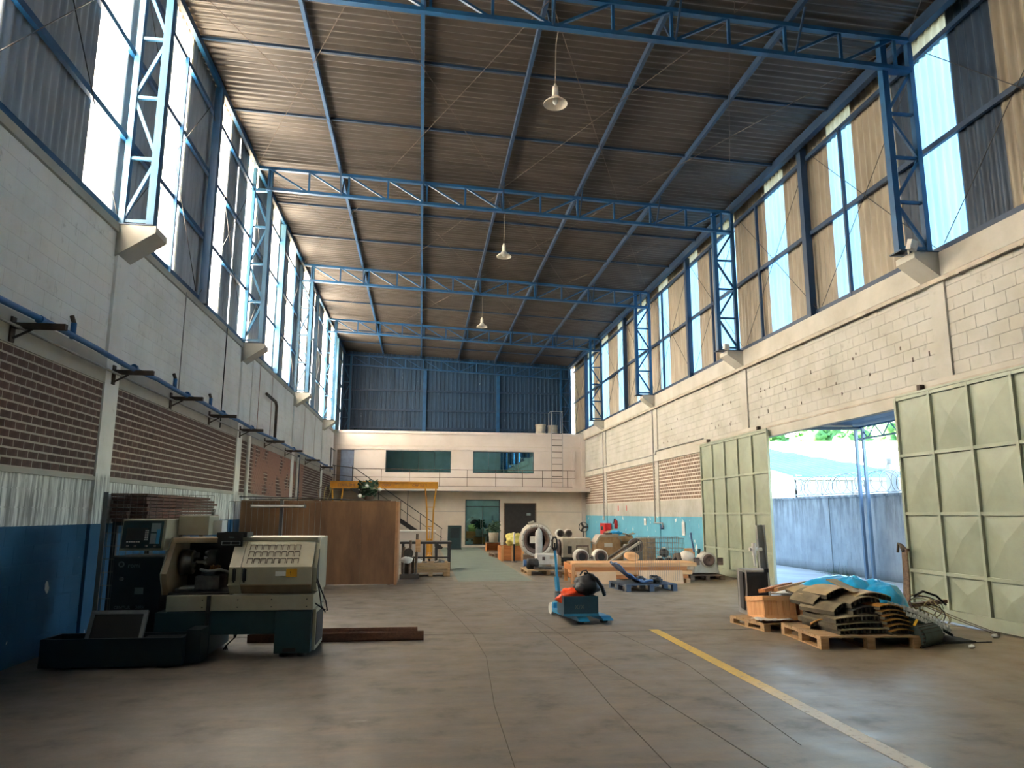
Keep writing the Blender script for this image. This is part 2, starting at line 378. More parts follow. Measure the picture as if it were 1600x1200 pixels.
def crack(pts, w):
    for (x0, y0), (x1, y1) in zip(pts, pts[1:]): j.bar((x0, y0, .001), (x1, y1, .001), w * .6, .003)
crack([(1.62, 3.3), (1.64, 6.4), (1.72, 8.9), (1.5, 17)], .012); crack([(2.33, 3.6), (2.2, 5.6), (2.03, 7.6), (1.9, 10.2), (1.45, 17)], .014)
crack([(.62, 3.6), (.66, 6.5), (.78, 8.6), (.74, 10.2), (.2, 17)], .01); crack([(2.7, 5.2), (2.9, 8.0), (2.7, 10.2)], .008)
crack([(-4.1, 10.2), (3.2, 10.25), (8.0, 10.2)], .01); crack([(-4.1, 17.4), (8.0, 17.4)], .01)
j.obj('floor_joint', 'joint_dark', fl, kind='stuff')

# ---- left wall
wl = MB()
wl.box(-4.38, -4.21, YF, YE, 0, 5.47); left = wl.obj('wall_left', 'paint_left', kind='structure')
pil = []
for y in [3.1 + .05] + [c + .05 for c in COLS]:
    MB().box(-4.215, -4.165, y - .22, y + .22, 0, 5.46).obj('pillar', 'paint_left', left)
MB().box(-4.215, -4.168, YF, YE, 3.28, 3.62).obj('ring_beam', 'beam_white', left)
MB().box(-4.215, -4.17, YF, YE, 5.36, 5.47).obj('ring_beam', 'beam_white', left)
MB().box(-4.215, -4.168, YF, YE, 2.0, 2.05).obj('sill_strip', 'beam_white', left)
def blocks(parent, x0, x1, spans, zs, L, hh, mat, name, limit, y0, vg=.005, gap=.012, key=None):
    """single blocks up to the limit (nearest first), the rest joined"""
    me = MB().box(0, x1 - x0, vg / 2, L - vg / 2, gap / 2, hh - gap / 2).mesh(name, mat)
    cells = []
    for a, b in spans:
        for r_i, z in enumerate(zs):
            y = a - (L / 2 if r_i % 2 else 0)
            while y < b - .02:
                ya, yb = max(y, a), min(y + L, b)
                if yb - ya > .03: cells.append((ya, yb, z))
                y += L
    cells = [c for c in cells if c[1] > y0]; cells.sort(key=key or (lambda c: c[0]))
    for ya, yb, z in cells[:limit]:
        full = abs(yb - ya - L) < 1e-3
        o = inst(name, me, parent, (x0, ya, z)); 
        if not full: o.scale = (1, (yb - ya) / L, 1)
    rest = MB()
    for ya, yb, z in cells[limit:]: rest.box(x0, x1, ya + vg / 2, yb - vg / 2, z + gap / 2, z + hh - gap / 2)
    if rest.v: rest.obj(name + '_courses', mat, parent, kind='stuff')
gaps = [(YF, 3.1 - .17)]; prev = 3.1 + .27
spL = []; a = 3.37
for c in COLS: spL.append((a, c - .17)); a = c + .27
spL.append((a, YE - .05))
zs = [3.64 + .19 * i for i in range(9)]
blocks(left, -4.215, -4.2055, spL, zs, .40, .19, 'paint_left', 'block', 300, 6.2, vg=.003, gap=.007)
blocks(left, -4.215, -4.205, spL, [.05 + .2 * i for i in range(9)] + [1.85 - .0001], .40, .2 - .01, 'paint_left', 'lower_block', 0, 6.2, vg=.003, gap=.007)
MB().box(-4.212, -4.19, YF, YE, 2.05, 3.28).obj('mortar_bed', 'mortar', left)
key = lambda c: c[0] if c[0] > 6.9 else 99
brz = [2.06 + .0935 * i for i in range(13)]
blocks(left, -4.2, -4.187, [s for s in spL if s[0] < 17], brz, .205, .0935, 'brick_dark', 'brick', 300, 6.9, vg=.016, gap=.022, key=key)
blocks(left, -4.2, -4.187, [s for s in spL if s[0] > 17], brz, .205, .0935, 'brick_pinkish', 'far_brick', 0, 6.9, vg=.016, gap=.022)
# conduit strips, cracks in the render
for y in (12.9, 19.0, 20.6, 26.4, 29):
    MB().box(-4.172, -4.16, y, y + .02, 3.62, 5.4).obj('wall_joint', 'galv' if y == 12.9 else 'mortar', left)
# corbels
def corbel(parent, x, s, yc):
    z0 = 5.47 if s > 0 else 5.66; b = 5.02 if s > 0 else 5.2
    MB().add([(x, yc - .2, z0), (x + s * .5, yc - .2, z0), (x + s * .5, yc - .2, z0 - .1), (x, yc - .2, b),
              (x, yc + .25, z0), (x + s * .5, yc + .25, z0), (x + s * .5, yc + .25, z0 - .1), (x, yc + .25, b)],
             [(0, 1, 2, 3), (7, 6, 5, 4), (0, 4, 5, 1), (1, 5, 6, 2), (2, 6, 7, 3), (3, 7, 4, 0)]).obj('corbel', 'beam_white', parent)
for c in [3.1] + COLS: corbel(left, -4.2, 1, c)

# ---- right wall (with the gate opening) 
GY0, GY1, GZ = 10.0, 16.85, 3.4
wr = MB(); wr.box(8.07, 8.24, YF, GY0, 0, 5.66).box(8.07, 8.24, GY1, YE, 0, 5.66).box(8.07, 8.24, GY0, GY1, GZ, 5.66)
right = wr.obj('wall_right', 'paint_right', kind='structure')
for y in [3.1] + COLS:
    MB().box(8.025, 8.075, y - .17, y + .17, 3.5 if GY0 < y < GY1 else 0, 5.3).obj('pillar', 'paint_right', right)
MB().box(7.97, 8.075, YF, YE, 5.28, 5.66).obj('ring_beam', 'beam_white', right)
MB().box(8.0, 8.075, YF, YE, 3.38, 3.7).obj('ring_beam', 'beam_white', right)
MB().bar((7.985, YF, 5.235), (7.985, YE, 5.235), .05, .07).obj('cable_tray', 'pump_grey', right)
for y in (6.3, 8.4, 9.6, 12.0, 14.3, 16.4, 19, 22, 25.5, 28): MB().box(7.95, 8.07, y, y + .05, 5.18, 5.2).obj('tray_bracket', 'pump_grey', right)
spR = []; a = 3.3
for c in COLS: spR.append((a, c - .17)); a = c + .17
spR.append((a, YE - .05))
blocks(right, 8.059, 8.075, spR, [3.71 + .2 * i for i in range(8)], .40, .2 - .004, 'paint_right', 'block', 300, 5.2, gap=.016)
spRl = [(20.0, 24.23), (24.57, 31.33), (31.67, YB)]
blocks(right, 8.062, 8.075, spRl, [.04 + .2 * i for i in range(10)], .40, .2, 'paint_right', 'lower_block', 0, 15)
MB().box(8.055, 8.075, 17.6, YB, 2.04, 3.38).obj('mortar_bed', 'mortar_light', right)
blocks(right, 8.051, 8.06, [(19.0, 24.23)] + spRl[1:], [2.05 + .11 * i for i in range(12)], .21, .11, 'brick_right', 'brick', 290, 15, vg=.03, gap=.035)
MB().tube([(7.99, 20, 3.74), (7.99, 24.3, 3.74), (7.99, 24.3, 3.62), (7.99, YB, 3.62)], .02).obj('conduit', 'galv', right)
for y in (24.6, 31.7): MB().tube([(7.99, y, 1.3), (7.99, y, 3.4), (7.99, y, 5.2)], .025).obj('conduit', 'galv', right)
for c in [3.1] + COLS: corbel(right, 8.06, -1, c)
# old plug heads and bracket stubs on the right wall
pk = MB()
for i in range(38): 
    y = rnd.uniform(9, 24); z = rnd.choice([3.95, 4.15, 4.35, 4.55]) + rnd.uniform(-.05, .05); pk.cbox((8.06, y, z), (.012, .03, .03 + rnd.random() * .05))
pk.obj('wall_plugs', 'rust_brown', right, kind='stuff')

# ---- front wall behind the viewer
front = MB().box(-4.38, 8.24, YF - .2, YF, 0, 10).obj('wall_front', 'plaster_white', kind='structure')

# ---- corrugated cladding of both sides
def corr_mesh(name, wid, z0, z1, mat, wl=.177, amp=.022):
    n = max(6, int(round(wid / wl * 8)))
    return MB().grid(lambda u, v: (amp * math.sin(2 * PI * u * wid / wl), u * wid, z0 + (z1 - z0) * v), n, 1).mesh(name, mat)
def clad(parent, x, spans, zs, nm):
    for a, b, m in spans:
        if b < -3.9: continue
        k = max(1, round((b - a) / .92)); w = (b - a) / k
        for i in range(k):
            for zi, (z0, z1) in enumerate(zs):
                mm = m
                if m == 'tr': mm = ('fibreglass_sky_tint' if x > 0 else 'fibreglass_sun_tint') if zi < len(zs) - 1 else ('fibreglass_cream_dim' if x > 0 else 'fibreglass_cream')
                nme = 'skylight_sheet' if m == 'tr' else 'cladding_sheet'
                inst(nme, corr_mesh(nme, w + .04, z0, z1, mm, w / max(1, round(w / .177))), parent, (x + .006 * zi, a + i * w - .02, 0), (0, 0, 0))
G, TN, NV, TR = 'sheet_grey', 'sheet_tan', 'sheet_navy', 'tr'
Rs = [(-4, -2.4, TN), (-2.4, -1.5, TR), (-1.5, .4, TN), (.4, 1.3, TR), (1.3, 3.2, TN), (3.2, 4.1, TR), (4.1, 6.0, TN), (6.0, 6.9, TR), (6.9, 8.75, TN), (8.75, 9.62, NV), (9.62, 10.46, TR), (10.46, 11.05, NV), (11.05, 12.3, TN),  # unseen run behind the viewer keeps skylights to light the left wall
      (12.3, 13.16, TR), (13.16, 15.03, TN), (15.03, 15.95, TR), (15.95, 17.72, TN), (17.72, 18.9, TR), (18.9, 20.4, TN), (20.4, 21.33, TR), (21.33, 23.1, TN), (23.1, 24.08, TR), (24.08, 25.6, TN), (25.6, 26.9, TR), (26.9, 28.7, TN),
      (28.7, 29.55, TR), (29.55, 31.2, TN), (31.2, 32.5, TR), (32.5, 34.05, TN), (34.05, 35.2, TR), (35.2, 38.6, TN)]
Ls = [(-4, 6.1, G), (6.1, 7.15, TR), (7.15, 9.12, G), (9.12, 10.05, TR), (10.05, 11.68, G), (11.68, 12.63, TR), (12.63, 14.5, G), (14.5, 15.4, TR),  # unseen run behind the viewer made opaque to darken the near left
      (15.4, 17.0, G), (17.0, 18.1, TR), (18.1, 20.0, G), (20.0, 21.0, TR), (21.0, 22.6, G), (22.6, 23.75, TR), (23.75, 25.5, G), (25.5, 26.8, TR), (26.8, 28.2, G), (28.2, 29.6, TR), (29.6, 30.9, G), (30.9, 32.2, TR), (32.2, 33.5, G), (33.5, 34.9, TR), (34.9, 38.6, G)]
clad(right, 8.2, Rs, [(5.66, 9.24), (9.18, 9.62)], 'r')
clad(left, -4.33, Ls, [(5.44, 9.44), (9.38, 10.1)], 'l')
def girts(parent, x, zs, s):
    for z in zs: MB().bar((x, YF, z), (x, YE, z), .06, .09).obj('girt', 'steel_navy' if s < 0 else 'steel_blue', parent)
girts(right, 8.12, [5.76, 7.5, 9.2], -1); girts(left, -4.26, [5.56, 6.8, 8.1, 9.4], 1)
for y in (-.45, 6.65, 13.9, 20.9, 28.0, 35.1):
    MB().box(7.98, 8.12, y - .08, y + .08, 5.66, 9.45).obj('clad_post', 'steel_navy', right)
    MB().box(-4.24, -4.1, y - .08, y + .08, 5.47, 9.9).obj('clad_post', 'steel_blue' if y < 15 else 'steel_blue_light', left)
for y in (12.55, 16.25, 19.2, 23.5): MB().box(8.08, 8.14, y - .03, y + .03, 5.66, 9.2).obj('clad_post', 'steel_navy', right)
for y in (12.1, 19.3, 23.2): MB().box(-4.24, -4.18, y - .03, y + .03, 5.47, 9.4).obj('clad_post', 'steel_blue', left)
def rods(parent, x, z0, z1, mat='dark_paint'):
    for a, b in zip(ALLC, ALLC[1:]):
        m = (a + b) / 2
        for p, q in ((a + .1, m - .1), (m + .1, b - .1)):
            MB().tube([(x, p, z0), (x, q, z1)], .007, 5).obj('brace_rod', mat, parent); MB().tube([(x, p, z1), (x, q, z0)], .007, 5).obj('brace_rod', mat, parent)
rods(right, 8.05, 5.8, 9.1); rods(left, -4.2, 5.6, 9.3)

# ---- roof: corrugated sheets on purlins
ceil = T('ceiling', 'brown corrugated metal roof sheets over blue purlins', 'ceiling'); ceil['kind'] = 'structure'; del ceil['category']
spansX = [(-4.45, -.1), (-.16, 3.56), (3.5, 8.35)]
n = 48
for k, (xa, xb) in enumerate(spansX):
    me = MB().grid(lambda u, v: (xa + (xb - xa) * v, u * 1.1505, roof_z(xa + (xb - xa) * v) + .03 + k * .008 + .024 * math.sin(2 * PI * u * 6.5)), 78, 4).mesh('roof_sheet', 'roof_sheet')
    y = YF - .2
    i = 0
    while y < YE + .1:
        inst('roof_sheet', me, ceil, (0, y, .004 * (i % 2))); y += 1.062; i += 1
def zr(x): return roof_z(x)
PUR = [-2.157, -.165, 1.811, 3.78, 5.783]
for x in PUR: MB().bar((x, YF, zr(x) - .075), (x, YE, zr(x) - .075), .065, .13).obj('purlin', 'steel_navy' if x > 1 else 'steel_blue', ceil)
MB().bar((-4.17, YF, zr(-4.17) - .08), (-4.17, YE, zr(-4.17) - .08), .07, .14).obj('eaves_purlin', 'steel_blue', ceil)
MB().bar((7.88, YF, zr(7.9) - .1), (7.88, YE, zr(7.9) - .1), .12, .2).obj('eaves_purlin', 'steel_navy', ceil)
for a, b in zip(ALLC, ALLC[1:]):
    for t in (1/3, 2/3):
        y = a + (b - a) * t; MB().bar((-4.15, y, zr(-4.15) - .04), (7.9, y, zr(7.9) - .04), .05, .05).obj('cross_bar', 'steel_navy', ceil)
    pts = [-4.1, -1.1, 1.85, 4.8, 7.8]
    for p, q in zip(pts, pts[1:]):
        MB().tube([(p, a + .1, zr(p) - .17), (q, b - .1, zr(q) - .17)], .006, 5).obj('brace_rod', 'rust_brown', ceil); MB().tube([(p, b - .1, zr(p) - .17), (q, a + .1, zr(q) - .17)], .006, 5).obj('brace_rod', 'rust_brown', ceil)

# ---- trusses and lattice columns
NTH = {3.0: 'overhead, just in front of the viewer', 10.05: 'nearest to the viewer', 17.15: 'second from the viewer', 24.25: 'third from the viewer', 31.3: 'fourth from the viewer, before the offices', 38.45: 'fixed along the blue end wall', -4.0: 'at the front wall behind the viewer'}
trs = []
def truss(y):
    t = T('roof_truss', 'blue steel lattice roof truss spanning the hall, ' + NTH[y], 'roof truss', (0, y, 0), 0, 'roof trusses')
    x0, x1 = -4.1, 7.84; zt = lambda x: zr(x) - .2; zb = lambda x: zr(x) - .74
    MB().bar((x0, 0, zt(x0)), (x1, 0, zt(x1)), .1, .07).obj('top_chord', 'steel_blue', t)
    MB().bar((x0 + .2, 0, zb(x0)), (x1, 0, zb(x1)), .1, .07).obj('bottom_chord', 'steel_blue', t)
    N = 12; xs = [x0 + .25 + (x1 - x0 - .5) * i / N for i in range(N + 1)]
    for i, x in enumerate(xs): MB().bar((x, 0, zb(x)), (x, 0, zt(x)), .045, .05, (0, 1, 0)).obj('web_post', 'steel_blue', t)
    for i in range(N):
        a, b = xs[i], xs[i + 1]
        p, q = ((a, 0, zt(a)), (b, 0, zb(b))) if i < N / 2 else ((a, 0, zb(a)), (b, 0, zt(b)))
        MB().bar(p, q, .04, .045, (0, 1, 0)).obj('web_diagonal', 'steel_blue', t)
    for x in PUR:
        for sy in (-1, 1): MB().bar((x + .04, sy * .42, zr(x) - .16), (x + .04, sy * .05, zb(x)), .03, .03).obj('knee_brace', 'steel_navy', t)
    return t
for y in ALLC[1:]: truss(y)
def column(y, s):
    side = 'left' if s > 0 else 'right'
    xf, xb = (-3.82, -4.2) if s > 0 else (7.41, 7.9)
    zb = 5.47 if s > 0 else 5.66; zt = zr(xf) - .74
    t = T('lattice_column', 'blue steel lattice column on a corbel of the %s wall, %s' % (side, NTH[y]), 'column', (0, y + (.08 if y < 38 else 0), 0), 0, 'lattice columns')
    m = 'steel_blue_light' if s > 0 else 'steel_blue'
    MB().box(xf - .05, xf + .05, -.06, .06, zb, zr(xf) - .2).obj('chord', m, t); MB().box(xb - .04, xb + .04, -.05, .05, zb, zr(xb) - .2).obj('chord', m, t)
    MB().box(min(xf, xb) - .08, max(xf, xb) + .08, -.14, .14, zb, zb + .02).obj('base_plate', 'steel_navy', t)
    N = 4; zz = [zb + .1 + (zt - zb - .1) * i / N for i in range(N + 1)]
    for i, z in enumerate(zz): MB().bar((xf, 0, z), (xb, 0, z), .045, .045, (0, 1, 0)).obj('rung', m, t)
    for i in range(N):
        p, q = ((xb, 0, zz[i]), (xf, 0, zz[i + 1])) if i % 2 == 0 else ((xf, 0, zz[i]), (xb, 0, zz[i + 1]))
        if s < 0: p, q = ((xb, 0, zz[i]), (xf, 0, zz[i + 1])) if i % 2 == 0 else ((xf, 0, zz[i]), (xb, 0, zz[i + 1]))
        MB().bar(p, q, .045, .045, (0, 1, 0)).obj('diagonal', m, t)
    MB().bar((xf, 0, zt), (xb, 0, zt), .1, .07).obj('head_bar', m, t)
    if s < 0 and y < 11: MB().tube([(7.55, .09, zb + .02), (7.57, .1, 7.0), (7.56, .09, 8.8)], .012).obj('cable', 'white_plastic', t)
for y in [3.0] + TC + [38.45]:
    column(y, 1); column(y, -1)

# ---- end wall of blue sheets above the offices
endw = T('wall_end', 'blue corrugated end wall above the offices', 'wall'); endw['kind'] = 'structure'; del endw['category']
tr_prof = [(0, 0), (.25, 0), (.38, 1), (.62, 1), (.75, 0), (1, 0)]
w_sh = 12.3 / 14
for i in range(14):
    xa = -4.3 + w_sh * i; vs = []
    prof = [((k + p) * w_sh / 4, h * -.045) for k in range(4) for p, h in tr_prof[:-1]] + [(w_sh + .02, 0)]
    zt = [zr(xa + p[0]) + .04 for p in prof]
    mb = MB(); nn = len(prof); mb.add([(xa + p[0], YE + p[1], 5.45) for p in prof] + [(xa + p[0], YE + p[1], z) for p, z in zip(prof, zt)], [(k, k + 1, nn + k + 1, nn + k) for k in range(nn - 1)])
    mb.obj('cladding_sheet', 'sheet_end', endw)
for z in (6.0, 6.95, 8.0): MB().bar((-4.2, 38.5, z), (7.98, 38.5, z), .06, .08).obj('girt', 'steel_navy', endw)
for x in (.07, 3.98): MB().box(x - .09, x + .09, 38.4, 38.5, 5.5, zr(x) - .8).obj('clad_post', 'steel_blue', endw)

# ---- offices at the back
bk = MB()
# lower storey front with teal door and dark door openings
bk.box(XL - .03, 2.14, YB, YB + .15, 0, 2.63).box(2.14, 3.82, YB, YB + .15, 2.25, 2.63).box(3.82, 4.06, YB, YB + .15, 0, 2.63).box(4.06, 5.54, YB, YB + .15, 2.05, 2.63).box(5.54, 8.07, YB, YB + .15, 0, 2.63)
bk.box(2.14, 3.82, YB, YB + .15, 0, .1)
back = bk.obj('wall_back', 'plaster_office_low', kind='structure')
up = MB(); zf, zw0, zw1 = 2.83, 3.53, 4.58
up.box(XL - .03, -4.02, YB, YB + .15, zf, 5.4).box(-4.02, -3.22, YB, YB + .15, zw1, 5.4).box(-3.22, -1.73, YB, YB + .15, zf, 5.4).box(-1.73, 1.42, YB, YB + .15, zf, zw0).box(-1.73, 1.42, YB, YB + .15, zw1, 5.4)
up.box(1.42, 2.48, YB, YB + .15, zf, 5.4).box(2.48, 5.48, YB, YB + .15, zf, zw0).box(2.48, 5.48, YB, YB + .15, zw1, 5.4).box(5.48, 8.07, YB, YB + .15, zf, 5.4)
up.obj('upper_front', 'plaster_office', back)
MB().box(XL, 8.04, YB - .05, YB + .02, 4.78, 4.84).obj('cornice', 'mortar', back)
MB().box(XL, 8.04, YB - .035, YB + .02, 4.62, 4.78).box(XL, 8.04, YB - .045, YB + .16, 5.4, 5.52).obj('cornice', 'plaster_office', back)
MB().box(.2, 2.14, YB - .012, YB + .01, 1.66, 1.69).box(5.6, 8.0, YB - .012, YB + .01, 1.66, 1.69).obj('cornice', 'mortar', back)
MB().box(7.4, 7.55, YB - .06, YB + .02, 2.83, 4.8).box(7.85, 8.04, YB - .1, YB + .02, 0, 5.4).obj('pilaster', 'plaster_office', back)
for z in (4.95, 5.08, 5.22): MB().box(-3.9, 6.2, YB - .006, YB + .01, z, z + .008).obj('course_line', 'mortar', back)
MB().box(-4.2, 8.07, 34.55, YB + .12, 2.63, 2.83).obj('balcony_slab', 'plaster_office', back)
offc = T('wall_office', 'inner walls and floors of the office block', 'wall'); offc['kind'] = 'structure'; del offc['category']
MB().box(-4.2, 8.07, YB + .15, YE, 5.36, 5.45).box(-4.2, 8.07, YB + .15, YE, 2.63, 2.75).obj('slab', 'room_wall', offc)
MB().box(-4.2, 8.07, 38.3, 38.45, 0, 5.36).box(1.9, 2.0, YB + .15, 38.3, 0, 5.36).box(6.0, 6.1, YB + .15, 38.3, 0, 5.36).obj('inner_wall', 'room_wall', offc)
def office_window(nm, x0, x1, z0, z1, n):
    w = T(nm, 'x', 'window', (0, YB + .05, 0)); w['kind'] = 'structure'; del w['category']; w['label'] = 'teal glass office window with %d panes, %s' % (n, 'first from the upper door' if x0 < 0 else 'beside the ladder')
    f = MB(); t = .035
    f.box(x0, x1, -.03, .03, z0, z0 + t).box(x0, x1, -.03, .03, z1 - t, z1).box(x0, x0 + t, -.03, .03, z0, z1).box(x1 - t, x1, -.03, .03, z0, z1); f.obj('frame', 'green_machine', w)
    for i in range(n):
        a = x0 + t + (x1 - x0 - 2 * t) * i / n; b = x0 + t + (x1 - x0 - 2 * t) * (i + 1) / n
        MB().box(a + .006, b - .006, -.004, .004, z0 + t, z1 - t).obj('pane', 'glass_teal', w)
    return w
office_window('window_1', -1.73, 1.42, zw0, zw1, 4); office_window('window_2', 2.48, 5.48, zw0, zw1, 4)
d1 = T('door_1', 'teal glass double door of the ground floor office', 'door', (0, YB + .05, 0)); d1['kind'] = 'structure'; del d1['category']
f = MB(); f.box(2.14, 2.19, -.04, .04, .1, 2.25).box(3.77, 3.82, -.04, .04, .1, 2.25).box(2.14, 3.82, -.04, .04, 2.2, 2.25).box(2.14, 3.82, -.04, .04, 1.9, 1.94).box(2.14, 3.82, -.04, .04, .1, .14); f.obj('frame', 'green_machine', d1)
for a, b in ((2.19, 2.97), (2.99, 3.77)):
    MB().box(a, b, -.005, .005, .14, 1.9).obj('pane', 'glass_teal', d1)
MB().box(2.19, 3.77, -.005, .005, 1.94, 2.2).obj('pane', 'glass_teal', d1)
MB().bar((2.9, -.05, .9), (2.9, -.05, 1.3), .02).obj('handle', 'galv', d1)
d2 = MB().box(4.06, 5.54, YB + .02, YB + .07, .0, 2.05).obj('door_2', 'dark_paint', kind='structure')
MB().box(4.0, 4.06, YB - .02, YB + .1, 0, 2.1).box(5.54, 5.6, YB - .02, YB + .1, 0, 2.1).box(4.0, 5.6, YB - .02, YB + .1, 2.05, 2.1).obj('door_frame', 'wood_old', d2)
MB().box(5.12, 5.32, YB - .01, YB + .02, 1.5, 1.62).obj('door_notice', 'label_grey', d2)
d3 = MB().box(-3.85, -3.24, YB + .06, YB + .1, 2.83, 4.58).obj('door_3', 'door_blue_grey', kind='structure')
MB().box(-4.02, -3.85, YB + .02, YB + .12, 2.83, 4.58).obj('door_jamb', 'wood_old', d3)
MB().cyl((-3.35, YB + .06, 3.75), (-3.35, YB, 3.75), .03).obj('handle', 'galv', d3)
# furniture seen behind the panes
cb = T('filing_cabinet', 'dark cabinet standing behind the right office window', 'cabinet', (3.0, 36.3, 2.75)); MB().box(-.35, .38, 0, .4, 0, 1.15).obj('body', 'green_dark', cb); [MB().box(-.33, .36, -.02, 0, .05 + .27 * i, .29 + .27 * i).obj('drawer', 'green_machine', cb) for i in range(4)]
cb = T('office_desk', 'desk behind the left office window', 'desk', (.4, 36.4, 2.75)); MB().box(-.8, .8, 0, .6, .7, .74).obj('desk_top', 'wood_old', cb); [MB().box(x, x + .05, y, y + .05, 0, .7).obj('leg', 'dark_paint', cb) for x in (-.78, .73) for y in (.02, .53)]
cb2 = T('desk_monitor', 'black monitor on the desk behind the left office window', 'monitor', (.35, 36.6, 3.49)); MB().box(-.28, .28, 0, .04, .06, .3).obj('screen', 'black_plastic', cb2); MB().box(-.1, .1, -.05, .1, 0, .06).obj('stand', 'black_plastic', cb2)
# railing along the balcony
rl = T('balcony_railing', 'thin steel railing along the upper office walkway', 'railing', (0, 34.62, 2.83))
for z in (.79, .42): MB().tube([(-3.2, 0, z), (7.35, 0, z)], .014, 6).obj('rail', 'rust_brown', rl)
MB().tube([(-3.2, 0, .02), (7.2, 0, .02)], .012, 6).obj('rail', 'rust_brown', rl)
for px_x in (-1.85, -.55, .85, 2.15, 3.5, 4.78, 5.75, 6.97): MB().bar((px_x, 0, 0), (px_x, 0, .8), .025).obj('post', 'rust_brown', rl)
# access ladder
ld = T('access_ladder', 'steel ladder up the office front to the flat roof', 'ladder', (6.58, 35.25, 2.83))
for x in (-.27, .27): MB().bar((x, 0, 0), (x, 0, 3.75), .035).obj('stile', 'galv', ld)
for k in range(9): MB().bar((-.27, 0, .25 + .3 * k), (.27, 0, .25 + .3 * k), .03).obj('rung', 'rust_brown', ld)
for x in (-.3, .3): MB().tube([(x, 0, 3.75), (x, .6, 3.75), (x, .6, 2.65)], .018).obj('handrail', 'galv', ld)
for z in (3.75,): MB().tube([(-.3, 0, z), (.3, 0, z)], .018).obj('handrail', 'galv', ld)
for k, (x, y) in enumerate(((5.98, 36.6), (6.66, 36.9))):
    wt = T('water_drum', 'grey open drum on the office roof, ' + ('left of the ladder' if k == 0 else 'seen through the ladder top'), 'drum', (x, y, 5.45), 0, 'drums on the office roof')
    MB().lathe([(0, 0), (0, .2), (.05, .24), (.55, .26), (.6, .28), (.62, .28), (.62, .25), (.3, .22), (.3, 0)], (0, 0, 0), (0, 0, 1)).obj('body', 'pump_grey', wt); MB().lathe([(.2, .25), (.22, .27), (.24, .25)], (0, 0, 0), (0, 0, 1)).obj('rim', 'galv', wt)
# staircase
st = T('steel_staircase', 'dark steel stairs rising leftwards to the upper office landing', 'staircase', (0, 34.2, 0))
for y in (-.35, .35): MB().bar((1.0, y, 0), (-3.2, y, 2.78), .05, .18).obj('stringer', 'dark_paint', st)
for k in range(14): t = (k + .5) / 14; MB().box(1.0 - 4.2 * t - .13, 1.0 - 4.2 * t + .13, -.35, .35, 2.78 * t, 2.78 * t + .03).obj('tread', 'grey_steel', st)
MB().tube([(1.0, -.4, .9), (-3.0, -.4, 3.6), (-4.0, -.4, 3.72)], .02).obj('handrail', 'dark_paint', st); MB().tube([(1.0, -.4, .5), (-3.0, -.4, 3.2), (-4.0, -.4, 3.3)], .014).obj('handrail', 'dark_paint', st)
for x in (-3.9, -3.1, -1.9, -.9, .0, .95): z = 0 if x > .9 else 2.78 * (1 - x) / 4.2 if x > -3.1 else 2.83; MB().bar((x, -.4, max(0, z)), (x, -.4, max(0, z) + .88), .03).obj('post', 'dark_paint', st)
MB().box(-4.18, -3.15, -.4, .4, 2.74, 2.83).obj('landing', 'grey_steel', st)
# thin hanger in front of the office wall
tag(MB().bar((-.6, 34.5, .9), (-.6, 34.5, 2.63), .03).obj('hanger_post', 'dark_paint'), 'thin dark steel post between stairs and balcony edge', 'post')

# ---- pipes on the left wall
bp = T('compressed_air_pipe', 'bright blue air pipe sagging along the left wall on brackets', 'pipe', (0, 0, 0))
ys = [4.5, 5.6, 6.9, 8.05, 9.0, 10.0, 11.2, 12.3, 13.4, 14.6, 16.0, 18, 20, 24, 28, 33]
MB().tube([(-3.9, y, 3.53 + (.0 if i % 2 == 0 else -.03) + (.04 if i == 3 else 0)) for i, y in enumerate(ys)], .034, 8).obj('main_pipe', 'pipe_blue', bp)
for i, y in enumerate((6.0, 8.45, 11.9, 13.9)):
    MB().cyl((-3.9, y, 3.5), (-3.9, y, 3.68), .03, n=10).obj('tee', 'pipe_blue', bp); MB().cyl((-3.9, y, 3.68), (-3.93, y, 3.76), .025, n=8).obj('valve', 'rust_brown', bp)
for y in (7.75, 10.25, 12.55, 14.8, 17.3, 20, 23, 27, 31):
    MB().cyl((-3.9, y - .03, 3.53), (-3.9, y + .03, 3.53), .045, n=10).obj('clamp', 'pipe_blue', bp)
cd = T('cable_conduit', 'thin grey conduit running below the blue air pipe', 'conduit', (0, 0, 0))
MB().tube([(-4.06, 4.5, 3.44), (-4.06, 8, 3.43), (-4.05, 11, 3.4), (-4.06, 15, 3.4), (-4.06, 22, 3.4), (-4.06, 34, 3.4)], .016).obj('conduit_run', 'galv', cd)
MB().tube([(-4.1, 21.0, 3.5), (-4.1, 21.0, 4.55), (-4.1, 20.85, 4.65), (-4.1, 19.6, 4.68)], .04, 8).obj('vent_pipe', 'rust_brown', cd)
MB().tube([(-4.1, 25.2, 3.5), (-4.1, 25.3, 2.6), (-4.05, 25.0, 1.6)], .04, 8).obj('drop_hose', 'steel_navy', cd)
MB().tube([(-4.1, 33.9, 3.4), (-4.1, 33.9, 4.5), (-4.1, 35.4, 4.5)], .03, 8).obj('conduit_run', 'grey_steel', cd)
for y in (17.9, 24.9):
    MB().tube([(-4.08, y, 0.2), (-4.08, y, 3.4)], .045, 8).obj('downpipe', 'white_plastic', cd)
MB().tube([(-4.1, 15.4, 3.3), (-4.1, 15.4, 5.4)], .012, 6).obj('conduit_run', 'black_plastic', cd); MB().tube([(-4.1, 17.9, 3.4), (-4.1, 17.9, 5.4)], .012, 6).obj('conduit_run', 'white_plastic', cd)
br0 = T('wall_bracket', 'steel angle bracket', 'bracket', (-4.165, 5.3, 3.43), 0, 'brackets under the blue pipe')
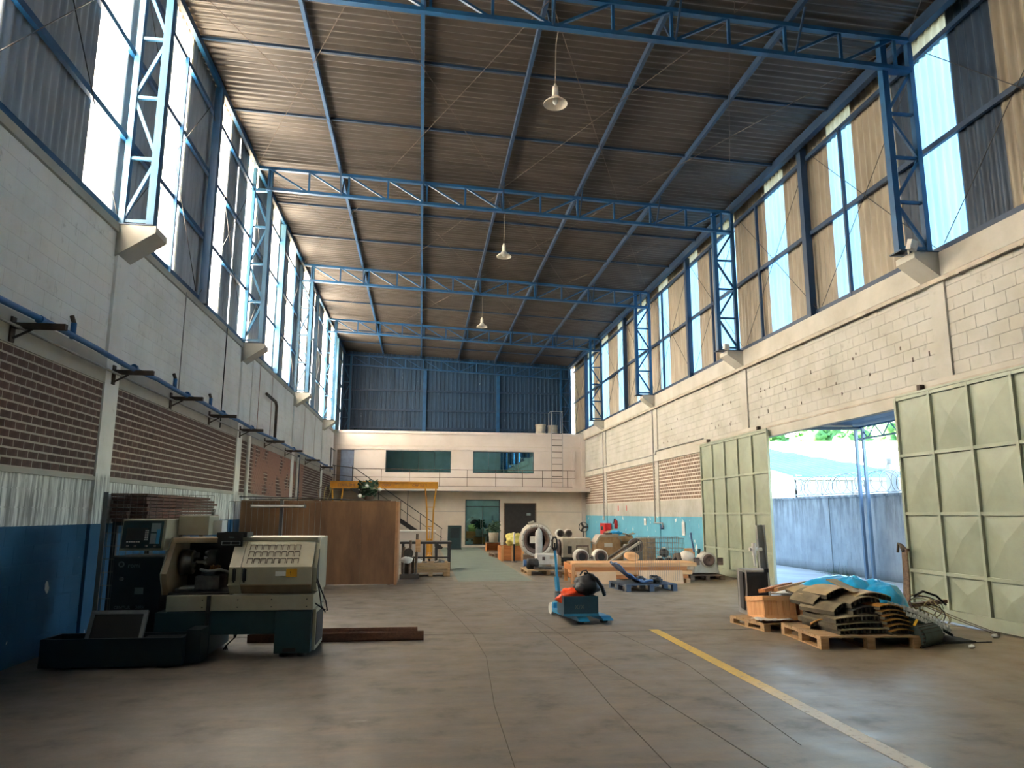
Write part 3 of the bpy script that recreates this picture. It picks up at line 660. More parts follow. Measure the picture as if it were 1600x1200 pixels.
MB().box(0, .52, -.03, .03, .0, .06).obj('arm', 'rust_brown', br0); MB().box(0, .02, -.04, .04, -.14, .12).obj('plate', 'rust_brown', br0); MB().bar((.02, 0, -.1), (.2, 0, 0), .02).obj('strut', 'rust_brown', br0)
kids(br0)
for i, y in enumerate((7.75, 10.25, 12.55, 14.8, 17.3, 20, 23, 27, 31)):
    o = copy_tree(br0); o.location.y = y
    o['label'] = 'grey-brown steel bracket under the blue pipe, number %s from the viewer along the left wall' % ['one', 'two', 'three', 'four', 'five', 'six', 'seven', 'eight', 'nine'][i]
br0['label'] = 'grey-brown steel bracket under the blue pipe, outside the picture edge'

# ---- gates
def gate(name, y0, y1, n, label, ylim=None):
    g = T(name, label, 'gate', (7.9, 0, 0)); 
    zz = [.06, .72, 1.62, 2.56, 3.5]; w = (y1 - y0) / n
    fr = .05
    for i in range(n + 1): MB().box(-.025, .035, y0 + i * w - fr / 2, y0 + i * w + fr / 2, .06, 3.52).obj('stile', 'gate_frame', g)
    for z in zz: MB().box(-.02, .03, y0, y1, z - fr / 2, z + fr / 2).obj('rail', 'gate_frame', g)
    MB().box(-.03, .04, y0, y1, .03, .2).obj('kick_plate', 'gate_frame', g)
    for i in range(n):
        for k in range(4):
            a, b, c, d = y0 + i * w + fr / 2, y0 + (i + 1) * w - fr / 2, zz[k] + fr / 2, zz[k + 1] - fr / 2
            m = ((a + b) / 2, (c + d) / 2 + .06); px = -.035
            MB().add([(.02, a, c), (.02, b, c), (.02, b, d), (.02, a, d), (px + .02, m[0], m[1])], [(0, 1, 4), (1, 2, 4), (2, 3, 4), (3, 0, 4)]).obj('panel', 'gate_green', g)
    MB().bar((0, y0, 3.55), (0, y1, 3.55), .03, .03).obj('hanger_rail', 'gate_frame', g)
    for t in (.12, .88): y = y0 + (y1 - y0) * t; MB().box(.0, .08, y - .04, y + .04, 3.5, 3.66).obj('roller', 'rust_brown', g)
    return g
gate('sliding_gate', 15.93, 20.0, 5, 'pale green sliding steel gate leaf on the far side of the opening')
g2 = gate('sliding_gate', 6.35, 11.25, 6, 'pale green sliding steel gate leaf on the near side of the opening')
tr1 = MB().bar((8.0, 4.0, 3.6), (8.0, 20.5, 3.6), .03, .035).obj('trim_1', 'pump_grey', kind='structure'); tr1['label'] = 'steel gate track over the opening'
# ================================================================ lamps hanging from the trusses
lp = T('pendant_lamp', 'enamel pendant lamp hanging from the truss nearest to the viewer', 'lamp', (1.96, 10.42, 7.98), 0, 'pendant lamps')
MB().lathe([(0, .19), (.012, .19), (.05, .15), (.1, .085), (.13, .062), (.14, .05), (.13, .05), (.1, .075), (.05, .14), (.01, .18), (0, .19)], (0, 0, 0), (0, 0, 1), 28).obj('shade', 'white_enamel', lp)
MB().lathe([(.12, .05), (.13, .052), (.3, .045), (.31, .03), (.36, .012), (.36, 0)], (0, 0, 0), (0, 0, 1), 16).obj('socket_housing', 'white_enamel', lp)
MB().blob((0, 0, .06), .045, (1, 1, 1.4), 0, seed=1).obj('bulb', 'label_white', lp)
MB().tube([(0, 0, .36), (.01, 0, .7), (-.01, -.15, .95), (0, -.35, 1.1)], .006, 5).obj('cord', 'wire', lp)
kids(lp)
for y, l in ((17.45, 'second truss'), (24.55, 'third truss')):
    o = copy_tree(lp); o.location = (1.93 if y < 20 else 1.96, y, 7.98 if y < 20 else 7.98); o['label'] = 'enamel pendant lamp hanging from the %s from the viewer' % l
fl_ = T('floodlight', 'small white floodlight on the corbel of the nearest right column', 'floodlight', (7.4, 9.82, 5.68))
MB().cbox((0, 0, 0), (.2, .08, .16), Rz(.5) @ Rx(.3)).obj('housing', 'pump_white', fl_, bevel=.01); MB().cbox((-.02, -.055, 0), (.15, .01, .11), Rz(.5) @ Rx(.3)).obj('lens', 'label_white', fl_); MB().tube([(0, .02, .08), (.02, .12, .0), (.04, .14, -.1)], .014).obj('bracket', 'galv', fl_)
fl2 = T('floodlight', 'small white floodlight on the corbel of the second right column', 'floodlight', (7.45, 16.9, 5.7))
MB().cbox((0, 0, 0), (.18, .08, .14), Rz(.5)).obj('housing', 'pump_white', fl2, bevel=.01); MB().cbox((-.02, -.05, 0), (.13, .01, .1), Rz(.5)).obj('lens', 'label_white', fl2); MB().tube([(0, .02, .0), (.02, .12, .0), (.03, .14, -.05)], .014).obj('bracket', 'galv', fl2)

# ================================================================ CNC lathe
lt = T('cnc_lathe', 'cream and dark green metalworking lathe standing by the left wall', 'lathe', (0, 0, 0))
MB().box(-2.78, -1.2, 8.85, 9.7, .25, .51).obj('bed_base', 'green_machine', lt, bevel=.008)
MB().box(-1.6, -1.2, 8.83, 9.72, .04, .5).obj('leg', 'green_machine', lt, bevel=.008)
MB().box(-2.9, -2.3, 8.83, 9.72, .04, .5).obj('leg', 'green_machine', lt, bevel=.008)
for x in (-1.5, -1.3, -2.8, -2.45):
    for y in (8.92, 9.6): MB().cyl((x, y, 0), (x, y, .045), .05, n=10).obj('foot', 'dark_interior', lt)
MB().box(-1.5, -1.36, 8.822, 8.835, .06, .1).obj('fork_slot', 'dark_interior', lt)
MB().box(-2.79, -1.19, 8.83, 9.74, .51, .68).obj('chip_tray', 'cream_machine', lt, bevel=.006)
rv = MB()
for x in (-2.4, -2.02, -1.65, -1.26):
    for z in (.55, .63): rv.cyl((x, 8.82, z), (x, 8.832, z), .007, n=8)
rv.obj('tray_screw', 'dark_interior', lt, kind='stuff')
MB().box(-2.8, -2.1, 8.9, 9.6, .68, .7).obj('tray_floor', 'dark_interior', lt)
MB().box(-2.84, -1.18, 9.62, 9.74, .68, 1.3).obj('rear_panel', 'cream_machine', lt)
MB().box(-2.82, -2.1, 9.58, 9.62, .69, 1.26).obj('inner_splash_guard', 'dark_interior', lt)
# left cheek, right housing, sliding door
cheek = [(8.92, .68), (8.82, .86), (8.8, .92), (9.06, 1.27), (9.12, 1.3), (9.74, 1.3), (9.74, .68)]
MB().prism(cheek, 'X', -2.86, -2.8).obj('end_cheek', 'cream_brown', lt)
MB().prism([(y - (.015 if y < 9.2 else 0), z + (.01 if z > 1 else 0)) for y, z in cheek], 'X', -2.868, -2.858).obj('end_skin', 'cream_machine', lt)
door = [(8.90, .69), (8.80, .79), (8.80, .99), (9.04, 1.26), (9.10, 1.275), (9.10, 1.24), (9.05, 1.22), (8.83, .98), (8.83, .8), (8.92, .7)]
def doorseg(z0, z1, mat, nm, x0=-2.12, x1=-1.24): pass
MB().prism(door, 'X', -2.0, -1.22).obj('sliding_door', 'cream_machine', lt, label='cream sliding door with a grid of square windows')
MB().prism([(8.9, .69), (8.797, .79), (8.797, .8), (8.92, .7)], 'X', -2.0, -1.22).obj('door_skirt', 'cream_brown', lt)
MB().prism([(a - .008 if a < 9.1 else a, b) for a, b in door], 'X', -2.13, -2.005).obj('door_edge_panel', 'cream_machine', lt)
MB().prism([(9.09, .7), (8.93, .72), (8.86, .82), (8.86, .97), (9.06, 1.25), (9.15, 1.31), (9.74, 1.31), (9.74, .7)], 'X', -1.22, -1.17).obj('right_end_panel', 'cream_machine', lt)
MB().box(-2.1, -1.2, 9.06, 9.7, 1.27, 1.315).obj('top_cover', 'cream_machine', lt, bevel=.006)
MB().prism([(8.86, .8), (8.87, .96), (9.02, 1.18), (9.03, .8)], 'X', -1.172, -1.165).obj('side_opening', 'dark_interior', lt)
MB().box(-1.166, -1.16, 9.0, 9.55, .1, .46).obj('side_vent', 'dark_interior', lt); MB().box(-1.2, -1.167, 8.95, 9.62, .05, .5).obj('side_cover', 'cream_machine', lt)
MB().box(-2.82, -2.33, 9.0, 9.35, 1.25, 1.31).obj('top_hood', 'cream_brown', lt, bevel=.006)
# 8 x 3 square windows pressed in the slope of the door
dz = Vector((0, .24, .27)).normalized(); nrm = Vector((0, -.27, .24)).normalized()
for k in range(3):
    for i in range(8):
        x = -1.92 + i * .073; o = Vector((x, 8.815, 1.0)) + dz * (.03 + k * .098) + nrm * .012
        m = MB(); a, b = .028, .034
        P = lambda dx, dv: o + Vector((dx, 0, 0)) + dz * (b + dv)
        for p, q in ((P(-a, -b), P(-a, b)), (P(-a, b), P(a, b)), (P(a, b), P(a, -b))): m.bar(p, q, .006, .006, nrm)
        m.obj('window_rim', 'rust_brown', lt)
for x in (-2.07, -1.96):
    MB().tube([(x, 8.79, .83), (x, 8.765, .85), (x, 8.765, .95), (x, 8.79, .97)], .012).obj('door_handle', 'black_plastic', lt); MB().box(x - .02, x + .02, 8.785, 8.8, .84, .97).obj('handle_plate', 'dark_interior', lt)
MB().box(-1.5, -1.38, 8.79, 8.799, .88, .97).obj('sticker', 'sticker_yellow', lt); MB().box(-1.62, -1.505, 8.79, 8.799, .89, .94).obj('sticker', 'label_white', lt)
text('sticker_mark', '!', .06, 'black_plastic', lt, (-1.46, 8.789, .9))
# chuck, spindle, turret, tailstock
MB().lathe([(0, 0), (0, .15), (.07, .15), (.075, .14), (.13, .14), (.14, .12), (.14, .045), (.1, .04), (.1, 0)], (-2.78, 9.25, 1.02), (1, 0, 0), 28).obj('chuck', 'cast_metal', lt)
for k in range(3):
    a = 2 * PI * k / 3 + .3; MB().cbox((-2.63, 9.25 + .08 * math.sin(a), 1.02 + .08 * math.cos(a)), (.07, .04, .06), Rx(-a)).obj('chuck_jaw', 'cast_metal', lt)
MB().cyl((-2.62, 9.25, 1.02), (-2.5, 9.25, 1.02), .02).obj('workpiece', 'galv', lt)
MB().box(-2.55, -2.28, 9.0, 9.35, .72, .88).obj('cross_slide', 'cast_metal', lt, bevel=.01); MB().box(-2.5, -2.34, 9.05, 9.25, .88, .93).obj('tool_slide', 'cast_metal', lt, bevel=.006)
MB().cyl((-2.46, 9.18, 1.06), (-2.36, 9.18, 1.06), .11, n=8).obj('turret', 'cast_metal', lt)
for k in range(8): a = 2 * PI * k / 8 + .2; MB().cyl((-2.49, 9.18 + .085 * math.sin(a), 1.06 + .085 * math.cos(a)), (-2.45, 9.18 + .085 * math.sin(a), 1.06 + .085 * math.cos(a)), .02, n=8).obj('tool', 'galv', lt)
for k in range(5): MB().cyl((-2.4 + .02 * k, 9.03, .93), (-2.38 + .025 * k, 9.0, .99 + .01 * (k % 2)), .012, n=8).obj('nozzle', 'brass', lt)
MB().tube([(-2.5, 9.02, .95), (-2.4, 8.98, .93), (-2.28, 9.0, .95), (-2.15, 9.05, .9)], .018, 8).obj('coolant_hose', 'grey_steel', lt)
MB().box(-2.7, -2.55, 8.95, 9.06, .74, .76).obj('guide_rail', 'galv', lt)
for y in (9.1, 9.4): MB().box(-2.78, -2.1, y - .03, y + .03, .7, .74).obj('bed_way', 'grey_steel', lt)
MB().tube([(-1.165, 8.9, .85), (-1.12, 8.86, .75), (-1.05, 8.85, .6), (-1.03, 8.85, .5), (-1.08, 8.85, .52), (-1.17, 8.86, .58)], .009).obj('cable', 'black_plastic', lt)
MB().tube([(-1.165, 8.92, .83), (-1.13, 8.88, .7), (-1.1, 8.86, .55), (-1.05, 8.85, .48)], .009).obj('cable', 'black_plastic', lt)
MB().tube([(-2.33, 8.815, .68), (-2.33, 8.81, .4), (-2.34, 8.82, .02)], .022, 8).obj('hose', 'black_plastic', lt)
for k in range(3): MB().tube([(-2.15 + .03 * k, 9.3, .25), (-2.13, 9.25 + .03 * k, .15), (-2.2, 9.2, .08), (-2.25 + .02 * k, 9.3, .02)], .008).obj('cable', 'black_plastic', lt)

tt = T('tool_tray', 'black open tray resting on top of the lathe', 'tray', (-2.17, 9.0, 1.25))
MB().box(-.16, .16, 0, .3, .065, .075).box(-.17, -.16, 0, .3, .065, .12).box(.16, .17, 0, .3, .065, .12).box(-.17, .17, -.01, 0, .065, .12).box(-.17, .17, .3, .31, .065, .12).obj('tray_body', 'black_plastic', tt)
MB().box(-.15, .13, -.035, -.025, -.04, .1).obj('hanging_plate', 'dark_interior', tt)
m = MB(); [m.bar(p, q, .006, .004, (0, 1, 0)) for p, q in (((-.1, -.037, -.02), (.1, -.037, -.02)), ((-.1, -.037, .02), (.1, -.037, .02)), ((-.1, -.037, -.02), (-.1, -.037, .02)), ((.1, -.037, -.02), (.1, -.037, .02)), ((0, -.037, -.02), (0, -.037, .02)))]; m.obj('white_outline', 'label_white', tt)
text('tray_text', 'FIBRA', .025, 'label_grey', tt, (-.03, -.036, .055))

# control cabinet
cc = T('control_cabinet', 'dark green control cabinet with cream screen housing beside the lathe', 'control cabinet', (0, 0, 0))
MB().box(-3.47, -2.93, 9.05, 9.6, .3, 1.1).obj('pedestal', 'green_dark', cc, bevel=.01); MB().box(-3.42, -2.9, 9.1, 9.6, 0, .3).obj('plinth', 'green_dark', cc)
MB().box(-3.47, -2.93, 9.03, 9.06, 1.09, 1.11).obj('trim_strip', 'grey_steel', cc)
MB().prism([(8.88, 1.17), (8.93, 1.52), (9.4, 1.52), (9.4, 1.17)], 'X', -3.36, -2.88).obj('screen_housing', 'cream_machine', cc, bevel=.008)
MB().box(-2.87, -2.52, 9.3, 9.75, 1.33, 1.56).obj('side_box', 'cream_machine', cc, bevel=.006); MB().box(-2.52, -2.42, 9.5, 9.75, 1.33, 1.5).obj('side_box', 'label_white', cc)
MB().cyl((-2.56, 9.6, 1.56), (-2.56, 9.6, 1.6), .02).obj('eye_bolt', 'cast_metal', cc)
rr = MB(); rr.lathe([(0, .02), (.012, .028), (.024, .02), (.012, .012), (0, .02)], (-2.56, 9.59, 1.62), (0, 1, 0), 16).obj('eye_bolt', 'galv', cc)
pm = Matrix.Translation((-3.12, 8.885, 1.345)) @ Rx(-.14)
def pb(nm, x0, x1, z0, z1, d, mat): MB().box(x0, x1, -d - .012, .0, z0, z1, pm).obj(nm, mat, cc)
pb('control_panel', -.215, .215, -.15, .155, .0, 'screen_dark'); pb('screen', -.17, .05, -.06, .08, .004, 'dark_interior')
pb('keypad', .09, .19, .03, .13, .004, 'label_grey'); pb('keypad', .09, .15, -.1, .015, .004, 'label_grey'); pb('keypad_side', .155, .19, -.1, .06, .005, 'jack_blue')
kk = MB()
for i in range(6): kk.box(-.16 + i * .025, -.143 + i * .025, -.018, 0, -.085, -.072, pm)
for i in range(2):
    for k in range(6): kk.box(.03 + i * .02, .044 + i * .02, -.018, 0, -.06 + k * .02, -.046 + k * .02, pm)
kk.obj('soft_keys', 'label_white', cc, kind='stuff')
for x in (-.14, -.06, .06, .15): MB().cyl(pm @ Vector((x, -.012, -.125)), pm @ Vector((x, -.03, -.125)), .012, n=10).obj('knob', 'grey_steel', cc)
text('panel_text', 'Mach', .025, 'label_white', cc, (-3.28, 8.892, 1.455), (PI / 2 - .14, 0, 0)); text('panel_text', '9', .025, 'label_white', cc, (-3.16, 8.892, 1.455), (PI / 2 - .14, 0, 0))
MB().lathe([(0, .034), (.004, .034), (.004, .02), (0, .02)], (-3.38, 9.048, 1.01), (0, -1, 0), 20).obj('round_logo', 'letter_grey', cc)
text('maker_text', 'romi', .07, 'letter_grey', cc, (-3.31, 9.048, .975)); text('model_text', 'CENTUR', .045, 'letter_grey', cc, (-3.42, 9.048, .52)); text('model_text', '30RV', .045, 'letter_grey', cc, (-3.19, 9.048, .52))
MB().box(-3.21, -3.12, 9.04, 9.05, .68, .75).obj('plate', 'letter_grey', cc); MB().cyl((-3.36, 9.05, .85), (-3.36, 9.02, .85), .02, n=10).obj('switch', 'cast_metal', cc)
# coolant tray in front of the cabinet, framed grille leaning in it
ct = T('coolant_tank', 'low dark steel coolant tank on the floor before the control cabinet', 'tank', (0, 0, 0))
MB().box(-3.85, -2.45, 8.38, 8.42, .02, .3).box(-3.85, -2.45, 8.76, 8.8, .02, .3).box(-3.85, -3.81, 8.42, 8.76, .02, .3).box(-2.49, -2.45, 8.42, 8.76, .02, .3).obj('side_plate', 'green_dark', ct)
MB().box(-3.83, -2.47, 8.4, 8.78, .02, .05).obj('bottom', 'dark_interior', ct); MB().box(-2.45, -2.3, 8.5, 8.8, .02, .36).obj('pump_box', 'green_dark', ct)
MB().box(-2.9, -2.5, 8.5, 8.72, .05, .28).obj('filter_box', 'dark_interior', ct)
for x in (-3.7, -2.7): MB().box(x, x + .15, 8.42, 8.75, 0, .02).obj('skid', 'dark_interior', ct)
gf = T('framed_panel', 'grey framed dark panel leaning in the coolant tank', 'panel', (-3.2, 8.46, .06)); mm = Rx(-.42)
MB().box(-.26, .26, -.01, .01, .0, .5, mm).obj('panel', 'dark_interior', gf)
for a in ((-.29, -.25, 0, .53), (.25, .29, 0, .53), (-.29, .29, .49, .53)): MB().box(a[0], a[1], -.02, .02, a[2], a[3], mm).obj('frame_bar', 'grey_steel', gf)

# wire mesh screens behind the machine
def mesh_panel(label, loc, rz, w, h, posts, sp=.075, tilt=0, mat='wire', sy=None, n='mesh_screen', z0=.05):
    t = T(n, label, 'mesh screen', loc, rz); mm = Rx(tilt)
    m = MB(); nx = int(w / sp)
    for i in range(nx + 1): m.bar(mm @ Vector((w * i / nx, 0, z0)), mm @ Vector((w * i / nx, 0, h)), .005)
    sy = sy or sp * 2; nz = int((h - z0) / sy)
    for k in range(nz + 1): m.bar(mm @ Vector((0, 0, z0 + (h - z0) * k / nz)), mm @ Vector((w, 0, z0 + (h - z0) * k / nz)), .005)
    m.obj('wire_mesh', mat, t, kind='stuff')
    for x in posts: MB().box(x - .025, x + .025, -.03, .03, 0, h + .03, mm).obj('post', 'grey_steel', t)
    return t
mesh_panel('wire mesh screen on a grey steel post before the brown planks, left of the lathe', (-4.0, 9.95, 0), .25, 1.3, 1.82, [0.02], .075, tilt=0)
ms = mesh_panel('long wire mesh screen with one grey post behind the lathe', (-2.85, 11.5, 0), 0, 1.35, 1.76, [.77], .08, sy=1.6)
tl = T('fluorescent_fitting', 'white fluorescent tube fitting fixed across the mesh screen post', 'light fitting', (-2.1, 11.445, 1.69)); MB().box(-.42, .38, -.04, .03, -.02, .03).obj('housing', 'galv', tl); MB().cyl((-.4, -.05, 0), (.36, -.05, 0), .014, n=10).obj('tube', 'white_plastic', tl)
# stacked planks on a wall rack
rk = T('plank_rack', 'low rack carrying brown planks along the left wall', 'rack', (-3.88, 10.5, 0))
for y in (.15, 1.5, 2.6):
    for x in (-.22, .22): MB().box(x - .03, x + .03, y - .03, y + .03, 0, 1.42).obj('leg', 'dark_paint', rk)
    MB().box(-.25, .25, y - .03, y + .03, 1.42, 1.47).obj('cross_bar', 'dark_paint', rk)
DX = ['bottom', 'second', 'third', 'fourth', 'fifth', 'sixth', 'seventh', 'top']
for k in range(8):
    for jx in range(2):
        L = 2.9 + rnd.uniform(-.1, .7); o = MB().box(-.11, .11, 0, L, 0, .038).obj('plank', 'wood_red', None, bevel=.003)
        o.location = (-3.99 + .225 * jx, 10.38 + rnd.uniform(0, .15), 1.471 + .0482 * k); o.rotation_euler = (0, 0, rnd.uniform(-.006, .006))
        tag(o, 'brown plank, %s layer of the rack, %s' % (DX[k], 'beside the wall' if jx == 0 else 'on the aisle side'), 'plank', 'planks on the wall rack')
# plywood enclosure
pw = T('plywood_enclosure', 'tall brown plywood enclosure with stained panels in front of the workbench', 'plywood enclosure', (0, 17.18, 0))
for i, (a, b) in enumerate(((-4.0, -2.95), (-2.95, -2.1), (-2.1, -1.33), (-1.33, -.56))): MB().box(a + .001, b - .001, 0, .02, .02, 1.87).obj('panel', 'plywood_brown', pw)
MB().box(-.56, -.5, -.01, 1.45, 0, 1.86).obj('end_panel', 'plywood_edge', pw)
for x in (-3.6, -2.1, -.7): MB().box(x, x + .05, .02, .07, 0, 1.84).obj('stud', 'wood_old', pw)
MB().box(-4.0, -.56, .02, .07, 1.8, 1.86).obj('top_batten', 'rust_brown', pw)
rb = T('rebar_rods', 'thin dark rods lying along the top of the plywood enclosure', 'rods', (0, 17.4, 1.9)); MB().tube([(-4.1, 0, .05), (-2.4, .03, .03), (-1.1, 0, -.02)], .012, 5).obj('rod', 'dark_paint', rb); MB().tube([(-3.9, .08, .0), (-2.0, .03, .0), (-.7, .1, -.02)], .012, 5).obj('rod', 'rust_brown', rb); MB().box(-3.2, -.9, -.02, .1, -.045, -.03).obj('strip', 'wood_old', rb)
for k, x in enumerate((-2.32, -2.22, -2.14)):
    MB().tube([(x, 0, 0), (x - .05 + .06 * k, .02, .2), (x + .04, .03, .3)], .01, 5).obj('bent_end', 'straw' if k else 'wood_old', rb)
# plant behind the enclosure
def leaf_ball(m, c, r, n, size, seed):
    rr = random.Random(seed)
    for _ in range(n):
        d = Vector((rr.gauss(0, 1), rr.gauss(0, 1), rr.gauss(0, .8))).normalized() * r * rr.uniform(.35, 1); p = Vector(c) + d
        a = Vector((rr.uniform(-1, 1), rr.uniform(-1, 1), rr.uniform(-.6, .8))).normalized(); b = a.cross(Vector((rr.uniform(-1, 1), rr.uniform(-1, 1), 1))).normalized() * size * .35; a *= size
        m.add([p, p + a * .5 + b, p + a, p + a * .5 - b], [(0, 1, 2, 3)])
sl = T('shelf_trestle', 'dark trestle behind the plywood enclosure carrying the plant', 'trestle', (-1.5, 19, 0)); MB().box(-.5, .5, -.2, .2, 1.8, 1.84).obj('top', 'wood_old', sl); [MB().box(x, x + .05, y, y + .05, 0, 1.8).obj('leg', 'dark_paint', sl) for x in (-.48, .43) for y in (-.18, .13)]
pp = T('potted_plant', 'leafy green plant with pale flowers above the plywood enclosure', 'plant', (-1.3, 19, 1.84))
MB().lathe([(0, 0), (0, .09), (.16, .13), (.18, .13), (.15, .1), (.15, 0)], (0, 0, 0), (0, 0, 1)).obj('pot', 'rust_brown', pp)
m = MB(); leaf_ball(m, (-.02, 0, .36), .26, 260, .12, 3); m.obj('foliage', 'leaf_plant', pp); m = MB(); [m.blob(c, .05, amp=.3, seed=i, nu=8, nv=6) for i, c in enumerate(((-.22, -.12, .18), (.26, -.1, .34), (-.05, -.2, .42)))]; m.obj('flowers', 'label_white', pp)
# gantry crane
gc = T('gantry_crane', 'yellow portal crane beam on tubular legs in front of the offices', 'gantry crane', (0, 25.4, 0))
MB().box(-3.05, .58, -.08, .08, 2.62, 2.66).box(-3.05, .58, -.08, .08, 2.42, 2.46).box(-3.05, .58, -.02, .02, 2.46, 2.62).obj('beam', 'yellow_crane', gc)
for x, s in ((.33, 1), (-2.8, -1)):
    for sx in (-1, 1): MB().tube([(x + sx * .18, 0, 2.42), (x + sx * .11, 0, 1.7), (x + sx * .07, 0, .15)], .028, 8).obj('leg', 'yellow_crane', gc)
    for z, w in ((1.8, .13), (1.15, .1), (.5, .08)): MB().bar((x - w, 0, z), (x + w, 0, z), .03).obj('leg_brace', 'yellow_crane', gc)
    MB().box(x - .08, x + .08, -.6, .6, .12, .2).obj('foot_beam', 'yellow_crane', gc)
    for sy in (-.5, .5): MB().cyl((x - .03, sy, .07), (x + .03, sy, .07), .07).obj('wheel', 'black_plastic', gc); MB().bar((x, sy, .15), (x, sy * .15, 1.0), .03).obj('leg_brace', 'yellow_crane', gc)
MB().box(.25, .4, -.06, .06, .3, .75).obj('winch', 'yellow_crane', gc)
text('beam_text', 'STAHL 2ME', .12, 'wood_old', gc, (-2.8, -.083, 2.49)); text('beam_text', 'AMOBRA', .12, 'wood_old', gc, (-1.5, -.083, 2.49)); text('beam_text', 'TIPO', .08, 'wood_old', gc, (-.9, -.083, 2.55)); text('beam_text', 'CAP 5,0 T', .12, 'wood_old', gc, (-.3, -.083, 2.49))
# workbenches and clutter behind the enclosure
wb = T('steel_workbench', 'dark steel workbench frame beyond the plywood enclosure', 'workbench', (-.1, 21.2, 0))
MB().box(-.45, 1.0, 0, .9, .74, .8).obj('table_top', 'dark_paint', wb)
for x in (-.4, .2, .55, .92):
    for y in (.02, .82): MB().box(x, x + .06, y, y + .06, 0, .74).obj('leg', 'dark_paint', wb)
MB().box(-.4, .95, .02, .06, .35, .39).box(-.4, .3, .0, .9, .18, .2).obj('lower_rail', 'dark_paint', wb)
pc = T('pallet_box', 'pale wooden pallet box on the floor left of the green walkway', 'pallet box', (.3, 19.35, 0)); 
for k in range(3): MB().box(-.42, .45, -.02, .0, .1 + k * .085, .175 + k * .085).obj('plank', 'wood_pallet', pc)
for k in range(3): MB().box(-.42, .45, .6, .62, .1 + k * .085, .175 + k * .085).obj('plank', 'wood_pallet', pc)
for x in (-.42, .43):
    for k in range(3): MB().box(x, x + .02, 0, .6, .1 + k * .085, .175 + k * .085).obj('plank', 'wood_pallet', pc)
for x in (-.4, 0, .38): MB().box(x - .05, x + .05, 0, .6, 0, .1).obj('block', 'wood_pallet', pc)
MB().box(-.4, .43, 0, .6, .1, .12).obj('deck', 'wood_old', pc)
for x in (-.43, .46): MB().box(x - .03, x + .03, -.05, .0, 0, .36).obj('corner_post', 'wood_pallet', pc)
mb_ = T('metal_parts_heap', 'heap of rusty machine parts in the pallet box', 'scrap parts', (.3, 19.65, .12)); m = MB(); rr = random.Random(4)
for _ in range(26): p = Vector((rr.uniform(-.36, .38), rr.uniform(-.22, .24), rr.uniform(.03, .22))); m.cyl(p, p + Vector((rr.uniform(-.15, .15), rr.uniform(-.1, .1), rr.uniform(0, .06))), rr.uniform(.02, .05), n=8)
m.obj('part_heap', 'cast_metal', mb_, kind='stuff'); mb_['kind'] = 'stuff'
tag(MB().blob((0, 0, .05), .14, (1, .7, .35), .5, seed=4, nu=14, nv=8).obj('white_rag', 'label_white'), 'crumpled white cloth at the left end of the pallet box', 'cloth').location = (-.06, 19.45, .33)
ws = T('machine_stand', 'narrow brown machine stand with pipes right beside the plywood enclosure', 'machine stand', (-.22, 18.7, 0))
for x in (-.18, -.02, .14): MB().cyl((x, 0, 0), (x + .02, .02, .95 + x), .035, n=10).obj('pipe', 'wood_old', ws)
MB().box(-.25, .22, -.12, .35, 0, .12).obj('base', 'wood_old', ws); MB().box(-.22, .1, .05, .3, .12, .5).obj('motor_block', 'rust_brown', ws, bevel=.02); MB().cyl((-.05, -.1, .62), (-.05, .2, .62), .12).obj('flange', 'rust_brown', ws); MB().box(.12, .24, -.02, .1, .65, .95).obj('plate', 'wood_new', ws)
tag(MB().blob((0, 0, 0), .13, (1.1, .8, .6), .4, seed=9, nu=14, nv=8).obj('white_sack', 'label_white'), 'small white sack on the machine stand beside the plywood', 'sack').location = (-.3, 18.5, .47)
cf = T('counter_front', 'low white counter under the stairs before the office wall', 'counter', (-.4, 30.5, 0)); MB().box(-1.0, 1.0, 0, .6, 0, .85).obj('body', 'plaster_office', cf); MB().box(-1.05, 1.05, -.04, .64, .85, .9).obj('counter_top', 'white_plastic', cf)
m_ = T('shelf_cabinet', 'dark open cabinet under the steel stairs', 'cabinet', (-1.45, 32.2, 0)); MB().box(-.5, -.46, 0, .5, 0, 1.95).box(.46, .5, 0, .5, 0, 1.95).box(-.5, .5, .46, .5, 0, 1.95).obj('side', 'wood_old', m_); [MB().box(-.48, .48, 0, .48, z, z + .03).obj('shelf', 'wood_old', m_) for z in (.1, .7, 1.3, 1.9)]
tag(MB().box(-.2, .2, 0, .3, 0, .16).obj('white_carton', 'label_white', bevel=.01), 'white carton on top of the dark cabinet under the stairs', 'carton').location = (-1.15, 32.25, 1.93)
gm = T('grey_cabinet', 'small dark green machine cabinet against the office wall right of the stairs', 'cabinet', (1.55, 33.4, 0)); MB().box(-.3, .3, 0, .5, .05, 1.05).obj('body', 'green_machine', gm, bevel=.01); MB().box(-.32, .32, -.02, .52, 0, .05).obj('plinth', 'dark_paint', gm); MB().box(-.2, .2, -.015, 0, .5, .95).obj('door', 'green_dark', gm)
# rail sections on the floor
for i, (y, x1) in enumerate(((9.86, .08), (10.2, 0.0))):
    s_ = T('steel_rail', 'long rusty steel channel on the floor, ' + ('nearer of the two' if i == 0 else 'farther of the two'), 'steel channel', (-2.1, y, 0), 0, 'steel channels on the floor')
    MB().box(0, x1 + 2.1, -.06, .06, 0, .012).box(0, x1 + 2.1, -.06, -.048, 0, .1).box(0, x1 + 2.1, .048, .06, 0, .1).obj('channel', 'wood_red', s_)
# ================================================================ pallet truck with box and bags
pt = T('pallet_truck', 'bright blue hand pallet truck on the open floor', 'pallet truck', (2.38, 12.0, 0), .19)
